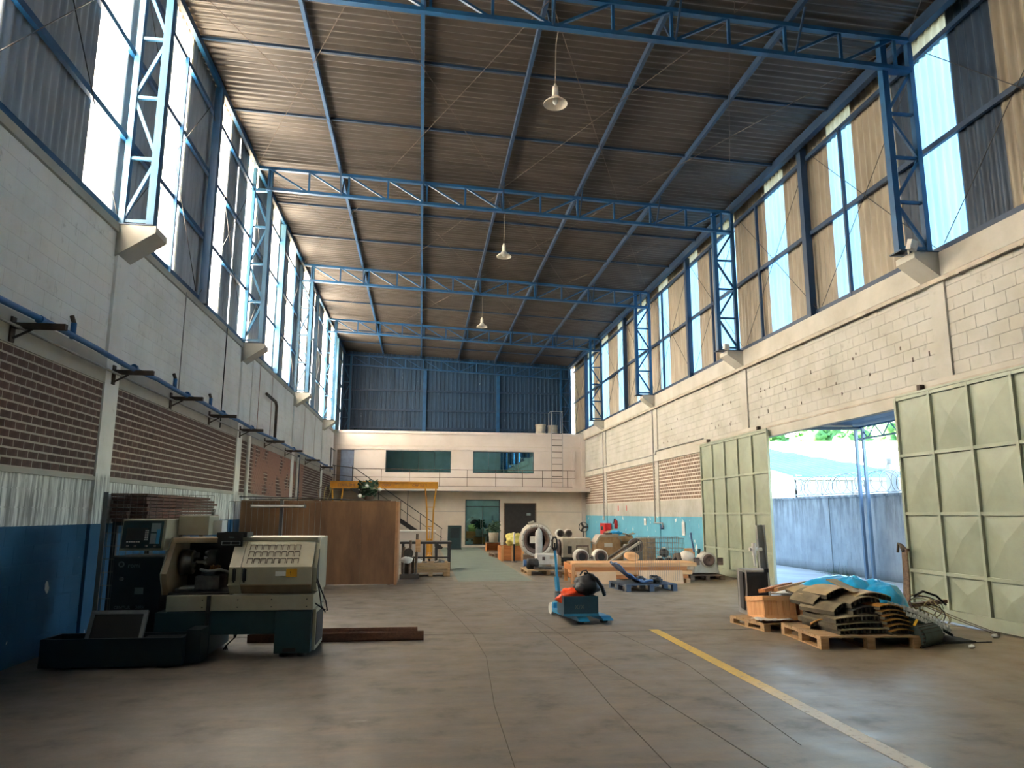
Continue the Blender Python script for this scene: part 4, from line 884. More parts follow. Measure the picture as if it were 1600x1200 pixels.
# forks run along local -y
for x in (-.17, .21):
    MB().prism([(0, .05), (0, .11), (-1.0, .1), (-1.12, .055), (-1.12, .045), (-.9, .045)], 'X', x - .08, x + .08).obj('fork', 'jack_blue', pt)
    MB().cyl((x - .05, -.95, .04), (x + .05, -.95, .04), .04, n=14).obj('load_wheel', 'dark_interior', pt)
MB().box(-.23, .27, -.02, .08, .06, .2).obj('cross_head', 'jack_blue', pt, bevel=.02)
MB().cyl((-.1, .12, .08), (-.1, .12, .36), .06).obj('pump', 'grey_steel', pt)
for x in (-.2, -.06): MB().cyl((x - .03, .14, .09), (x + .03, .14, .09), .09).obj('steer_wheel', 'white_plastic', pt)
MB().tube([(-.1, .13, .36), (-.11, .16, .7), (-.12, .2, 1.0)], .022, 8).obj('handle_tube', 'jack_blue', pt)
m = MB(); m.bar((-.1, .12, .3), (-.11, .16, .58), .09, .05); m.obj('handle_base', 'jack_blue', pt)
MB().tube([(-.12, .2, .98), (-.16, .21, 1.05), (-.16, .21, 1.17), (-.14, .21, 1.21), (-.1, .21, 1.21), (-.08, .21, 1.17), (-.08, .21, 1.05), (-.12, .2, .98)], .016, 8).obj('handle_grip', 'black_plastic', pt)
MB().box(-.13, -.11, .19, .22, 1.0, 1.12).obj('lever', 'black_plastic', pt)
bx = T('parts_box', 'dark teal steel box resting on the blue pallet truck forks', 'box', (2.38, 11.24, .115), .02)
for a in ((-.26, .26, -.3, -.285), (-.26, .26, .165, .18)): MB().box(a[0], a[1], a[2], a[3], 0, .28).obj('side', 'box_teal', bx)
for a in ((-.26, -.245), (.245, .26)): MB().box(a[0], a[1], -.285, .165, 0, .28).obj('side', 'box_teal', bx)
MB().box(-.26, .26, -.3, .18, 0, .01).obj('bottom', 'box_teal', bx); MB().box(-.265, .265, -.306, -.3, .0, .035).obj('bottom_lip', 'jack_blue', bx)
text('box_text', 'X/X', .09, 'letter_grey', bx, (-.1, -.303, .1))
tag(MB().blob((0, 0, 0), .2, (1.0, .65, .62), .35, 1.8, 3, 30, 20).obj('orange_bag', 'bag_orange'), 'crumpled bright orange bag in the box on the pallet truck', 'bag').location = (2.27, 11.15, .37)
bpk = T('backpack', 'black backpack lying on the box of the pallet truck', 'backpack', (2.53, 11.2, .53), .1)
MB().blob((0, 0, 0), .2, (1.0, .8, .72), .3, 1.4, 6, 28, 18).obj('body', 'bag_black', bpk); MB().blob((-.1, -.08, -.03), .12, (.9, .8, .75), .3, 1.5, 8, 20, 12).obj('front_pocket', 'bag_black', bpk)
MB().tube([(.02, -.05, .17), (.12, -.12, .1), (.2, -.14, -.02), (.25, -.1, -.14)], .028, 6).obj('shoulder_strap', 'bag_black', bpk); MB().tube([(-.02, .05, .17), (.1, .0, .15), (.2, -.02, .03), (.28, -.04, -.12)], .022, 6).obj('shoulder_strap', 'bag_black', bpk)
MB().tube([(-.1, 0, .15), (-.06, 0, .21), (0, 0, .22), (.04, 0, .16)], .012, 6).obj('top_handle', 'bag_black', bpk)

# ================================================================ pallets and crates helper
def pallet(label, loc, rz, w, d, h, mat, name='wooden_pallet', nb=3, slats=6, group=None):
    t = T(name, label, 'pallet', loc, rz, group); sw = d / slats
    for i in range(slats): MB().box(0, w, i * sw + .01, i * sw + sw - .01, h - .02, h).obj('deck_board', mat, t)
    for i in range(nb):
        x = (w - .1) * i / (nb - 1)
        MB().box(x, x + .1, 0, d, h - .04, h - .02).obj('stringer_board', mat, t)
        for k in range(3): y = (d - .1) * k / 2; MB().box(x, x + .1, y, y + .1, .015, h - .04).obj('block', mat, t)
        MB().box(x, x + .1, 0, d, 0, .015).obj('bottom_board', mat, t)
    return t
# ---- timber stack in the middle
tp = ['topmost', 'second from the top', 'third from the top', 'fourth from the top']
for x in (3.75, 5.0, 6.3):
    tag(MB().box(x - .05, x + .05, 17.05, 18.2, 0, .1).obj('timber_bearer', 'wood_pallet'), 'short wooden bearer under the %s of the timber stack' % {3.75: 'left end', 5.0: 'middle', 6.3: 'right end'}[x], 'timber', 'bearers under the timber stack')
TZ = .1
for k in range(4):
    for i in range(3):
        w = .3; L = 2.86 + (.0 if k % 2 else -.12) + (.12 if k == 3 else 0); x0 = 3.6 + rnd.uniform(-.03, .03)
        o = MB().box(0, L, -.14, .14, 0, .088).obj('timber_beam', ['wood_orange', 'wood_new', 'wood_orange', 'wood_new'][k], bevel=.004); o.location = (x0, 17.3 + .32 * i, TZ + .0905 * k)
        tag(o, 'long pale timber beam, %s layer of the stack, %s' % (tp[3 - k], ['front row', 'middle row', 'back row'][i]), 'timber beam', 'timber beams in the stack')
for i, z in enumerate((.0,)):
    eb = T('wooden_end_frame', 'wooden frame standing at the left end of the timber stack', 'wooden frame', (3.5, 17.0, 0)); MB().box(0, .08, 0, .06, 0, .45).obj('post', 'wood_new_z', eb); MB().box(0, .08, .9, .96, 0, .45).obj('post', 'wood_new_z', eb); MB().box(0, .05, .06, .9, .3, .42).obj('rail', 'wood_orange', eb)
def lean(label, x0, x1, y, h, mat='ply_pale'):
    o = MB().box(0, x1 - x0, -.009, .009, 0, h, Rx(-.25)).obj('plywood_sheet', mat); o.location = (x0, y, .003); return tag(o, label, 'plywood sheet')
lean('pale plywood sheet leaning on the left front of the timber stack', 3.62, 4.55, 16.98, .27); lean('pale plywood sheet leaning on the right front of the timber stack', 5.1, 6.15, 16.95, .3)
# blue pallet with tarp and mesh cage
pallet('dark blue plastic pallet in front of the timber stack', (4.28, 15.2, 0), .12, 1.15, 1.0, .15, 'pallet_blue', 'plastic_pallet', slats=5)
tn = MB().grid(lambda u, v: (4.15 + u * .75 + .05 * noise.noise(Vector((u * 4, v * 4, 2))), 15.35 + v * .7, .2 + .36 * max(0, (1 - u * 1.5)) ** 1.3 + .05 * noise.noise(Vector((u * 6, v * 6, 0)))), 24, 16).obj('blue_sling', 'tarp_navy', solid=.02)
tag(tn, 'blue crumpled plastic sheet rising at the left of the dark blue pallet', 'plastic sheet')
for i, (x, y, w) in enumerate(((4.72, 15.75, .26), (5.1, 15.82, .26), (5.02, 15.45, .2))):
    o = MB().blob((0, 0, 0), .15, (w / .15 * .5, .9, .45), .5, 2, i + 11, 20, 12).obj('dark_bundle', 'bag_black'); o.location = (x, y, .21); tag(o, 'dark wrapped bundle on the blue pallet, ' + ['next to the blue sheet', 'behind at the right', 'front right'][i], 'bundle', 'bundles on the blue pallet')
cage = mesh_panel('fine wire mesh screen standing on the blue pallet before the timber', (4.7, 15.9, .152), .05, 1.0, .95, [], .05, sy=.3, z0=.0)
# ---- pumps
def valve_pump(label, loc, rz, s=1):
    t = T('pump_body', label, 'pump', loc, rz)
    MB().lathe([(0, .1), (0, .19), (.03, .19), (.05, .16), (.18, .19), (.34, .2), (.46, .14), (.5, 0)], (.14, -.1, .42), (0, 1, 0)).obj('casing', 'pump_white', t)
    MB().lathe([(-.02, .02), (-.01, .07), (-.05, .08), (-.06, .13), (-.02, .15), (0, .15)], (.14, -.1, .42), (0, 1, 0)).obj('inlet_ring', 'rim_brown', t); MB().cyl((.14, -.07, .42), (.14, -.06, .42), .1).obj('bore', 'bore_dark', t)
    MB().lathe([(0, 0), (.0, .12), (.08, .17), (.3, .17), (.4, .1), (.42, 0)], (-.28, .1, .46), (0, 1, 0)).obj('second_casing', 'pump_white', t)
    MB().prism([(-.24, .1), (-.2, .4), (.34, .4), (.44, .1)], 'Y', -.05, .45).obj('pedestal', 'pump_white', t, bevel=.02)
    for x in (-.17, .44): MB().box(x - .07, x + .07, -.12, -.06, .3, .48).obj('flange', 'rim_brown', t, bevel=.01)
    MB().tube([(-.12, .2, .6), (-.14, .2, .75), (-.18, .2, .98), (-.19, .18, 1.08)], .022, 7).obj('lever_pipe', 'tarp_navy', t); MB().cyl((.0, .2, .55), (.02, .2, .68), .04, n=8).obj('valve', 'green_machine', t)
    return t
pallet('low pallet under the white pump by the far gate', (6.62, 17.75, 0), .0, .88, .8, .12, 'wood_old', slats=5)
valve_pump('white twin-barrel pump with dark bore beside the far gate', (7.02, 18.0, .05), 0)
tag(MB().box(0, .28, 0, .03, 0, .72).obj('yellow_board', 'wood_new_z'), 'upright yellowish board behind the white pump', 'board').location = (6.85, 18.75, 0)
tag(MB().lathe([(0, .2), (0, .31), (.12, .31), (.12, .2), (0, .2)], (0, 0, 0), (1, 0, 0), 28).obj('wooden_drum_end', 'rust_brown'), 'brown round drum end between timber stack and white pump', 'drum end').location = (6.5, 18.45, .31)
# ---- big motor casing ring
cs = T('motor_casing', 'large round motor casing ring standing on its edge', 'motor casing', (3.5, 22.2, .24), -.12); cs.scale = (.8, .8, .8)
MB().lathe([(0, .5), (0, .6), (.08, .63), (.3, .63), (.32, .66), (.4, .66), (.42, .6), (.75, .58), (.78, .5)], (0, 0, .7), (0, 1, 0), 40).obj('shell', 'pump_grey', cs)
MB().lathe([(-.01, .5), (-.02, .5), (-.02, .42), (.1, .41), (.1, .36), (.5, .34), (.6, .3)], (0, 0, .7), (0, 1, 0), 40).obj('winding_ring', 'rim_brown', cs); MB().lathe([(0, .5), (-.025, .5), (-.025, .57), (0, .6)], (0, 0, .7), (0, 1, 0), 40).obj('face_ring', 'pump_white', cs)
MB().lathe([(.45, 0), (.45, .34), (.5, .34)], (0, 0, .7), (0, 1, 0), 40).obj('back_disc', 'rim_brown', cs)
MB().cbox((-.1, .2, .72), (.3, .3, .25)).obj('inner_block', 'pump_white', cs); MB().cbox((.12, .2, .72), (.2, .2, .12)).obj('inner_block', 'pump_white', cs)
for a in range(16): t_ = a * PI / 8; MB().cyl((.545 * math.cos(t_), -.03, .7 + .545 * math.sin(t_)), (.545 * math.cos(t_), -.05, .7 + .545 * math.sin(t_)), .02, n=6).obj('bolt', 'rim_brown', cs)
MB().box(-.5, .5, .0, .7, -.3, .16).obj('cradle', 'wood_old', cs); MB().cbox((-.42, .3, 1.15), (.3, .4, .1), Ry(-.75)).obj('terminal_cover', 'pump_white', cs, bevel=.02); MB().cbox((-.2, .3, 1.36), (.24, .35, .08), Ry(-.3)).obj('terminal_cover', 'pump_grey', cs, bevel=.02)
# gas cylinder
gy = T('gas_cylinder', 'tall pale grey gas cylinder standing before the big round casing', 'gas cylinder', (3.36, 20.9, 0)); MB().lathe([(0, 0), (0, .09), (.02, .1), (1.06, .1), (1.13, .075), (1.17, .03), (1.2, .03), (1.2, 0)], (0, 0, 0), (0, 0, 1)).obj('body', 'cyl_grey', gy)
MB().cyl((0, 0, 1.2), (0, 0, 1.3), .015).obj('valve', 'galv', gy); MB().cyl((0, -.03, 1.26), (0, .03, 1.26), .012).obj('valve', 'galv', gy)
# cream machine on pallet + motor
pallet('front wooden pallet below the cream gear case', (2.82, 19.4, 0), .02, 1.1, 1.2, .14, 'wood_pallet')
cmn = T('gear_case', 'cream box-shaped gear case on the front pallet', 'gear case', (3.45, 19.9, .14)); MB().box(-.3, .27, 0, .45, .1, .38).obj('housing', 'pump_white', cmn, bevel=.02); MB().cyl((-.2, .2, .1), (.2, .2, .1), .1).obj('shaft_housing', 'pump_grey', cmn)
for x in (-.22, .16): MB().box(x - .06, x + .06, .0, .45, 0, .12).obj('foot', 'pump_grey', cmn)
MB().prism([(.27, .1), (.36, .12), (.36, .3), (.27, .38)], 'Y', .02, .42).obj('side_cover', 'cream_brown', cmn); MB().box(-.16, -.08, -.012, 0, .22, .31).obj('plate', 'rim_brown', cmn); MB().box(.04, .2, -.01, 0, .25, .33).obj('plate', 'pump_grey', cmn)
emo = T('electric_motor', 'small dark motor with a blue cap left of the cream gear case', 'motor', (2.98, 19.75, .14)); MB().lathe([(0, 0), (0, .09), (.03, .13), (.3, .13), (.33, .1), (.33, 0)], (-.15, 0, .14), (1, 0, 0)).obj('body', 'dark_paint', emo); MB().cyl((-.22, 0, .16), (-.15, 0, .16), .09).obj('fan_cap', 'tarp_navy', emo)
for k in range(6): MB().lathe([(0, .13), (0, .145), (.012, .145), (.012, .13)], (-.1 + .045 * k, 0, .14), (1, 0, 0)).obj('cooling_fin', 'black_plastic', emo)
MB().box(-.12, .15, -.1, .1, 0, .03).obj('foot', 'dark_paint', emo)
pallet('small dark pallet right of the front pallet', (3.5, 18.75, 0), .0, .6, .5, .16, 'wood_old', slats=4)
tag(MB().cyl((0, 0, 0), (.75, .05, .0), .04, n=12).obj('shaft', 'cast_metal'), 'steel shaft lying over the front of the two pallets', 'shaft').location = (3.0, 19.48, .18)
# orange boxes by the walkway
ob = T('orange_crate', 'orange wooden crate beside the green walkway', 'crate', (3.1, 25.5, 0), .08)
for k in range(4):
    MB().box(-.36, .4, -.3, -.28, .06 + k * .115, .165 + k * .115).obj('plank', 'wood_orange', ob); MB().box(-.38, -.36, -.28, .3, .06 + k * .115, .165 + k * .115).obj('plank', 'wood_orange', ob); MB().box(.4, .42, -.28, .3, .06 + k * .115, .165 + k * .115).obj('plank', 'wood_orange', ob); MB().box(-.36, .4, .28, .3, .06 + k * .115, .165 + k * .115).obj('plank', 'wood_orange', ob)
for x in (-.34, .02, .36): MB().box(x - .04, x + .04, -.32, -.3, 0, .52).obj('batten', 'wood_new_z', ob)
MB().box(-.36, .4, -.28, .28, .02, .06).obj('bottom', 'wood_orange', ob)
tag(MB().blob((0, 0, 0), .3, (1, .8, .8), .45, 2, 21, 24, 16).obj('yellow_sack', 'bag_yellow'), 'yellowish plastic sack in the orange crate', 'sack').location = (3.25, 25.5, .68)
po = T('white_post', 'thin white and black post beside the orange crate', 'post', (3.12, 24.6, 0)); MB().cyl((0, 0, 0), (0, 0, .6), .03).obj('lower_tube', 'black_plastic', po); MB().cyl((0, 0, .6), (0, 0, .98), .035).obj('upper_tube', 'white_plastic', po); MB().cyl((0, 0, 0), (0, 0, .04), .1).obj('base', 'galv', po)
pallet('dark pallet behind the orange crate by the walkway', (2.75, 27.2, 0), .1, .7, 1.2, .14, 'wood_old', slats=4)
pc2 = T('plant_crate', 'dark wooden crate under the plant by the glass door', 'crate', (3.12, 31.6, 0)); MB().box(-.3, -.27, 0, .5, 0, .35).box(.27, .3, 0, .5, 0, .35).box(-.27, .27, .47, .5, 0, .35).obj('side', 'wood_orange', pc2); MB().box(-.3, .3, 0, .5, .35, .38).box(-.3, .3, 0, .5, 0, .03).obj('board', 'wood_old', pc2)
pp2 = T('potted_plant', 'small plant in a pale pot before the teal glass door', 'plant', (3.15, 31.85, .38)); MB().lathe([(0, 0), (0, .19), (.38, .22), (.4, .22), (.36, .2), (.36, 0)], (0, 0, 0), (0, 0, 1)).obj('pot', 'pump_grey', pp2); m = MB(); leaf_ball(m, (0, 0, .62), .28, 160, .16, 8); m.obj('foliage', 'leaf_plant', pp2)
tag(MB().box(-.2, .25, 0, .4, 0, .4).obj('small_crate', 'wood_old', bevel=.01), 'small brown crate right of the plant crate', 'crate').location = (3.75, 31.3, 0)
# ---- twin pump at the back
tw = T('twin_blower', 'grey twin-barrel blower on a stand near the office wall', 'blower', (5.3, 27.0, 0)); 
for x in (-.15, .16): MB().lathe([(0, .09), (0, .14), (.05, .15), (.3, .15), (.32, .0)], (x, 0, .88), (0, 1, 0)).obj('barrel', 'pump_white', tw); MB().cyl((x, .01, .88), (x, .03, .88), .1).obj('bore', 'bore_dark', tw); MB().lathe([(-.01, .09), (-.02, .1), (-.01, .13)], (x, 0, .88), (0, 1, 0)).obj('rim', 'rim_brown', tw)
MB().prism([(-.3, .0), (-.22, .8), (.26, .8), (.34, 0)], 'Y', .05, .4).obj('stand', 'pump_grey', tw)
# ---- grey gearbox housing
gh = T('gearbox_housing', 'long grey gearbox housing with round flange in the middle of the machines', 'gearbox', (4.85, 22.95, 0)); MB().box(-.42, .5, 0, .8, .25, .85).obj('housing', 'pump_grey', gh, bevel=.03); MB().box(-.5, .55, -.05, .85, .12, .25).obj('base_flange', 'dark_paint', gh); MB().box(-.45, .5, .0, .8, 0, .12).obj('skid', 'wood_old', gh)
MB().lathe([(0, .12), (0, .27), (.06, .27), (.06, .1)], (-.5, .35, .52), (1, 0, 0), 28).obj('round_flange', 'rim_brown', gh); MB().cyl((-.44, .35, .52), (-.43, .35, .52), .26, n=28).obj('flange_face', 'bore_dark', gh)
MB().box(.02, .42, -.015, 0, .35, .62).obj('recess', 'rim_brown', gh); MB().box(.06, .38, -.02, -.012, .4, .58).obj('cover_plate', 'pump_grey', gh); MB().box(-.25, -.12, -.02, 0, .36, .6).obj('slot', 'bore_dark', gh)
# ---- brown machine
bm = T('compressor_block', 'beige and rusty brown compressor block with chamfered top', 'compressor', (5.84, 22.6, 0)); MB().prism([(-.42, .2), (-.42, .7), (-.28, .92), (.28, .95), (.38, .75), (.4, .2)], 'Y', 0, .6).obj('block', 'pump_brown', bm, bevel=.02); MB().prism([(-.44, .72), (-.29, .95), (.29, .98), (.4, .78), (.4, .7), (.27, .9), (-.27, .88), (-.42, .66)], 'Y', -.03, .62).obj('top_cover', 'pump_grey', bm)
MB().box(-.15, .1, -.02, 0, .58, .7).obj('plate', 'pump_white', bm); MB().box(-.1, .1, .0, .3, .96, 1.01).obj('cap', 'rust_brown', bm); MB().box(-.4, .4, 0, .6, 0, .2).obj('base', 'wood_old', bm); [MB().cyl((x, -.02, .3), (x, -.05, .3), .05, n=12).obj('port', 'rim_brown', bm) for x in (-.3, 0, .28)]
# ---- twin white barrels in front
tb = T('twin_pump', 'pair of cream pump barrels with dark bores behind the timber stack', 'pump', (4.58, 19.6, 0))
for x in (-.26, .26): MB().lathe([(0, .12), (0, .19), (.05, .2), (.3, .2), (.45, .12), (.46, 0)], (x, 0, .46), (0, 1, 0)).obj('barrel', 'pump_white', tb); MB().lathe([(-.01, .1), (-.03, .12), (-.03, .155), (0, .17)], (x, 0, .46), (0, 1, 0)).obj('rim', 'rim_brown', tb); MB().cyl((x, .01, .46), (x, .03, .46), .13).obj('bore', 'bore_dark', tb)
MB().box(-.3, .3, .1, .4, .18, .4).obj('bridge', 'pump_white', tb, bevel=.02); MB().box(-.45, .45, -.05, .45, 0, .2).obj('base_frame', 'wood_old', tb)
for x in (-.06, .02, .1): MB().cyl((x, .05, .4), (x, .05, .5), .015, n=8).obj('stud', 'rim_brown', tb)
# diagonal channel beams
for i, (dy, mt) in enumerate(((0, 'rust_brown'), (-.12, 'pump_grey'))):
    b_ = MB().bar((0, 0, 0), (1.05, .1, .62), .12, .05).obj('inclined_channel', mt); b_.location = (4.9 + .1 * i, 20.0 + dy, .26 if i == 0 else .22); tag(b_, ('rusty' if i == 0 else 'pale grey') + ' inclined channel leaning on the grey pipe flange', 'channel')
# grey flanged pipe body
fp = T('flanged_pipe', 'grey pump body with a large round flanged opening behind the mesh', 'pump', (5.95, 20.2, 0)); MB().box(-.2, .25, .05, .5, .1, .75).obj('body', 'grey_steel', fp, bevel=.03)
MB().lathe([(0, .14), (0, .22), (.06, .22), (.06, .16), (.25, .16), (.25, 0)], (.0, -.1, .72), (0, 1, 0), 28).obj('flange', 'grey_steel', fp); MB().cyl((.0, -.08, .72), (.0, -.06, .72), .15).obj('bore', 'bore_dark', fp); MB().box(-.3, .35, 0, .55, 0, .1).obj('base', 'wood_old', fp); MB().lathe([(-.012, .14), (-.02, .17), (-.012, .21)], (0, -.1, .72), (0, 1, 0), 28).obj('rim', 'rim_brown', fp)
tag(MB().lathe([(0, 0), (.0, .19), (.02, .19), (.02, 0), (0, 0)], (0, 0, 0), (0, -.5, .85), 24).obj('round_lid', 'wood_new'), 'round wooden lid propped behind the timber stack', 'lid').location = (5.2, 17.95, .56)
# wrapped carton stack, basket, motors
wcs = T('carton_stack', 'tall brown film-wrapped stack of cartons behind the mesh', 'carton stack', (6.75, 21.6, 0))
for k in range(6):
    for i in range(2): MB().box(-.24 + .25 * i, -.0 + .25 * i, 0, .45, .14 + .125 * k, .26 + .125 * k).obj('carton', 'cardboard', wcs, bevel=.008)
MB().box(-.27, .29, -.03, .5, 0, .12).obj('pallet_base', 'wood_pallet', wcs)
tag(MB().grid(lambda u, v: (u * .9, v * .6, .06 * noise.noise(Vector((u * 5, v * 3, 1))) + .06 * math.sin(u * 6)), 30, 10).obj('brown_cloth', 'cardboard', solid=.01), 'brown packing sheet over the crates behind the compressor', 'packing sheet').location = (5.95, 23.1, 1.0)
tag(MB().blob((0, 0, 0), .2, (1, .8, .35), .5, 2, 31, 20, 12).obj('blue_bag', 'tarp_blue'), 'small blue plastic bag above the compressor block', 'bag').location = (6.2, 23.1, 1.0)
cr2 = T('wooden_crate', 'pale wooden crate behind the compressor block', 'crate', (6.25, 23.1, 0)); [MB().box(-.3, .5, 0, .02, .05 + .17 * k, .2 + .17 * k).obj('plank', 'wood_pallet', cr2) for k in range(5)]; [MB().box(-.3, .5, .7, .72, .05 + .17 * k, .2 + .17 * k).obj('plank', 'wood_pallet', cr2) for k in range(5)]; [MB().box(x, x + .06, .02, .7, 0, .92).obj('end_board', 'wood_pallet', cr2) for x in (-.3, .44)]; MB().box(-.24, .44, .02, .7, .84, .88).obj('lid_board', 'wood_pallet', cr2)
bsk = T('wire_basket', 'tall wire basket holding motor parts by the blue wall', 'wire basket', (7.0, 20.4, 0))
m = MB(); w_, d_, h_ = .9, .6, .92
for i in range(8):
    x = -w_ / 2 + w_ * i / 7
    for y in (0, d_): m.bar((x, y, .1), (x, y, h_), .008)
for i in range(6):
    y = d_ * i / 5
    for x in (-w_ / 2, w_ / 2): m.bar((x, y, .1), (x, y, h_), .008)
for k in range(7):
    z = .1 + (h_ - .1) * k / 6
    for y in (0, d_): m.bar((-w_ / 2, y, z), (w_ / 2, y, z), .01)
    for x in (-w_ / 2, w_ / 2): m.bar((x, 0, z), (x, d_, z), .01)
m.obj('wire_sides', 'grey_steel', bsk, kind='stuff'); MB().box(-w_ / 2, w_ / 2, 0, d_, .08, .1).obj('bottom', 'grey_steel', bsk); [MB().box(x, x + .05, y, y + .05, 0, .08).obj('foot', 'grey_steel', bsk) for x in (-.45, .4) for y in (0, .55)]
for i, (x, y, z, r) in enumerate(((6.8, 20.65, .24, .13), (7.1, 20.7, .24, .13), (7.3, 20.65, .22, .11), (6.95, 20.7, .5, .12))):
    o = T('small_motor', 'dark small motor in the wire basket, ' + ['bottom left', 'bottom middle', 'bottom right', 'on top of the others'][i], 'motor', (x, y, z), 0, 'motors in the wire basket')
    MB().lathe([(0, 0), (0, r * .8), (.03, r), (.2, r), (.22, r * .7), (.26, .03), (.3, .03), (.3, 0)], (0, -.12, 0), (0, 1, 0)).obj('body', 'bore_dark', o); MB().box(-.05, .05, -.05, .05, r * .9, r + .05).obj('terminal_box', 'pump_white', o)
cone = T('hose_reel_heap', 'pile of dark hoses on the floor right of the wire basket', 'hoses', (7.1, 19.35, 0)); [MB().tube([(.25 * math.cos(a / 3) * (1 - k * .12), .2 * math.sin(a / 3) * (1 - k * .12), .03 + .05 * k + .01 * math.sin(a)) for a in range(20)], .026, 6).obj('hose_turn', 'black_plastic', cone) for k in range(4)]
# ---- items on the right wall
hb = T('hose_cabinet', 'red fire hose cabinet on the light blue wall', 'fire cabinet', (8.02, 31.0, .62)); MB().box(-.28, 0, -.42, .42, 0, .58).obj('body', 'red_paint', hb, bevel=.01); MB().box(-.3, -.28, -.38, .38, .04, .54).obj('door', 'red_paint', hb); MB().box(-.305, -.3, -.2, .2, .3, .45).obj('window', 'glass_teal', hb)
fe = T('fire_extinguisher', 'red and black fire extinguisher above the red cabinet', 'fire extinguisher', (7.9, 29.4, 1.0)); MB().lathe([(0, 0), (0, .07), (.3, .07), (.36, .03), (.38, 0)], (0, 0, 0), (0, 0, 1)).obj('body', 'red_paint', fe); MB().tube([(0, 0, .38), (-.08, -.05, .4), (-.12, -.08, .2)], .02).obj('hose', 'black_plastic', fe); MB().box(-.03, .1, -.02, .02, .1, .14).obj('bracket', 'galv', fe)
sg = T('wall_sign', 'small white paper sign on the light blue wall left of the pillar', 'sign', (8.035, 25.9, 1.2)); MB().box(-.006, 0, -.12, .12, 0, .25).obj('sheet', 'label_white', sg); MB().box(-.008, -.006, -.06, .06, .06, .16).obj('pictogram', 'label_grey', sg)
sg = T('wall_sign', 'tall white paper sign on the light blue wall right of the pillar', 'sign', (8.035, 22.0, .95)); MB().box(-.006, 0, -.12, .12, 0, .42).obj('sheet', 'label_white', sg); MB().box(-.008, -.006, -.07, .07, .06, .34).obj('print', 'pump_white', sg)
fa = T('wall_tap', 'wall-mounted pipe tap on the light blue wall', 'tap', (8.0, 23.7, 1.3)); MB().tube([(0, .9, 0), (-.05, .9, 0), (-.05, 0, 0), (-.05, 0, -.15)], .02).obj('pipe', 'galv', fa); MB().lathe([(0, 0), (0, .06), (.1, .06), (.14, .02)], (-.05, .05, -.2), (0, 0, 1)).obj('filter', 'tarp_navy', fa)
wf = T('wall_fan', 'black round fan on a stand in front of the wall corner', 'fan', (7.35, 33.0, 0)); MB().cyl((0, 0, 0), (0, 0, .04), .2).obj('base', 'dark_paint', wf); MB().cyl((0, 0, .04), (0, 0, .85), .02).obj('pole', 'dark_paint', wf); MB().lathe([(0, .21), (.03, .23), (.08, .21), (.08, .2), (0, .2)], (0, -.05, 1.0), (0, 1, 0)).obj('cage', 'black_plastic', wf); [MB().bar((0, -.03, 1), (.2 * math.cos(a), -.02, 1 + .2 * math.sin(a)), .09, .01, (0, 1, 0)).obj('blade', 'dark_paint', wf) for a in (0, 2.09, 4.19)]
for z in (1.72,): [tag(MB().box(-.006, 0, -.05, .05, 0, .2).obj('red_sign', 'red_paint'), 'small red sign on the white blocks above the hose cabinet, ' + l, 'sign', 'small red signs').__setattr__('location', (8.04, y, z)) for y, l in ((29.5, 'nearer to the corner'), (28.3, 'nearer to the gate'))]
for i in range(3): tag(MB().box(0, 1.0, 0, .12, 0, .02).obj('loose_batten', 'wood_pallet'), 'thin wooden batten on the floor by the far gate, ' + ['nearest', 'middle', 'farthest'][i], 'batten', 'battens by the far gate').__setattr__('location', (6.5 + .15 * i, 14.6 + .28 * i, 0))

# ================================================================ right foreground: cabinet, crates, pallets with track pads, tarp
ca = T('electrical_cabinet', 'black open electrical cabinet standing beside the wooden crates', 'cabinet', (0, 0, 0))
cm_ = Matrix.Translation((5.2, 11.5, 0)) @ Rz(-.12)
MB().box(0, .38, .02, .4, .02, .72, cm_).obj('body', 'galv', ca); MB().box(.02, .36, 0, .02, .04, .68, cm_).obj('back_plate', 'dark_paint', ca)
for a in ((0, .02, .02, .72), (.36, .38, .02, .72), (0, .38, .69, .72), (0, .38, .0, .04)): MB().box(a[0], a[1], -.01, .03, a[2], a[3], cm_).obj('frame_bar', 'pump_white', ca)
MB().box(0, .5, -.01, .01, .1, .68, Matrix.Translation((5.17, 11.5, 0)) @ Rz(1.33)).obj('door', 'dark_paint', ca); MB().box(.3, .37, -.03, .0, .68, .74, cm_).obj('latch', 'black_plastic', ca)
for x in (.2, .24): MB().box(x, x + .004, -.004, 0, .2, .6, cm_).obj('seam', 'black_plastic', ca)
mp_ = T('metal_post', 'tall grey steel channel standing beside the black cabinet', 'post', (5.8, 12.05, 0)); MB().box(-.07, .07, -.01, .01, 0, 1.42, Ry(-.04)).box(-.07, -.05, -.06, .01, 0, 1.42, Ry(-.04)).box(.05, .07, -.06, .01, 0, 1.42, Ry(-.04)).obj('channel', 'galv', mp_); MB().box(-.1, .1, -.1, .06, 0, .01).obj('foot_plate', 'grey_steel', mp_)
pv = T('pipe_fitting', 'white plastic pipe fitting fixed to the grey steel post', 'pipe fitting', (5.58, 11.95, .92)); MB().cyl((0, 0, .0), (0, 0, .2), .035).obj('tube', 'white_plastic', pv); MB().cyl((0, 0, .08), (0, 0, .14), .055).obj('collar', 'white_plastic', pv); MB().cyl((-.08, 0, .1), (.14, 0, .1), .028).obj('side_tube', 'white_plastic', pv); MB().cyl((.01, 0, -.18), (0, 0, 0), .022).obj('tail', 'white_plastic', pv)
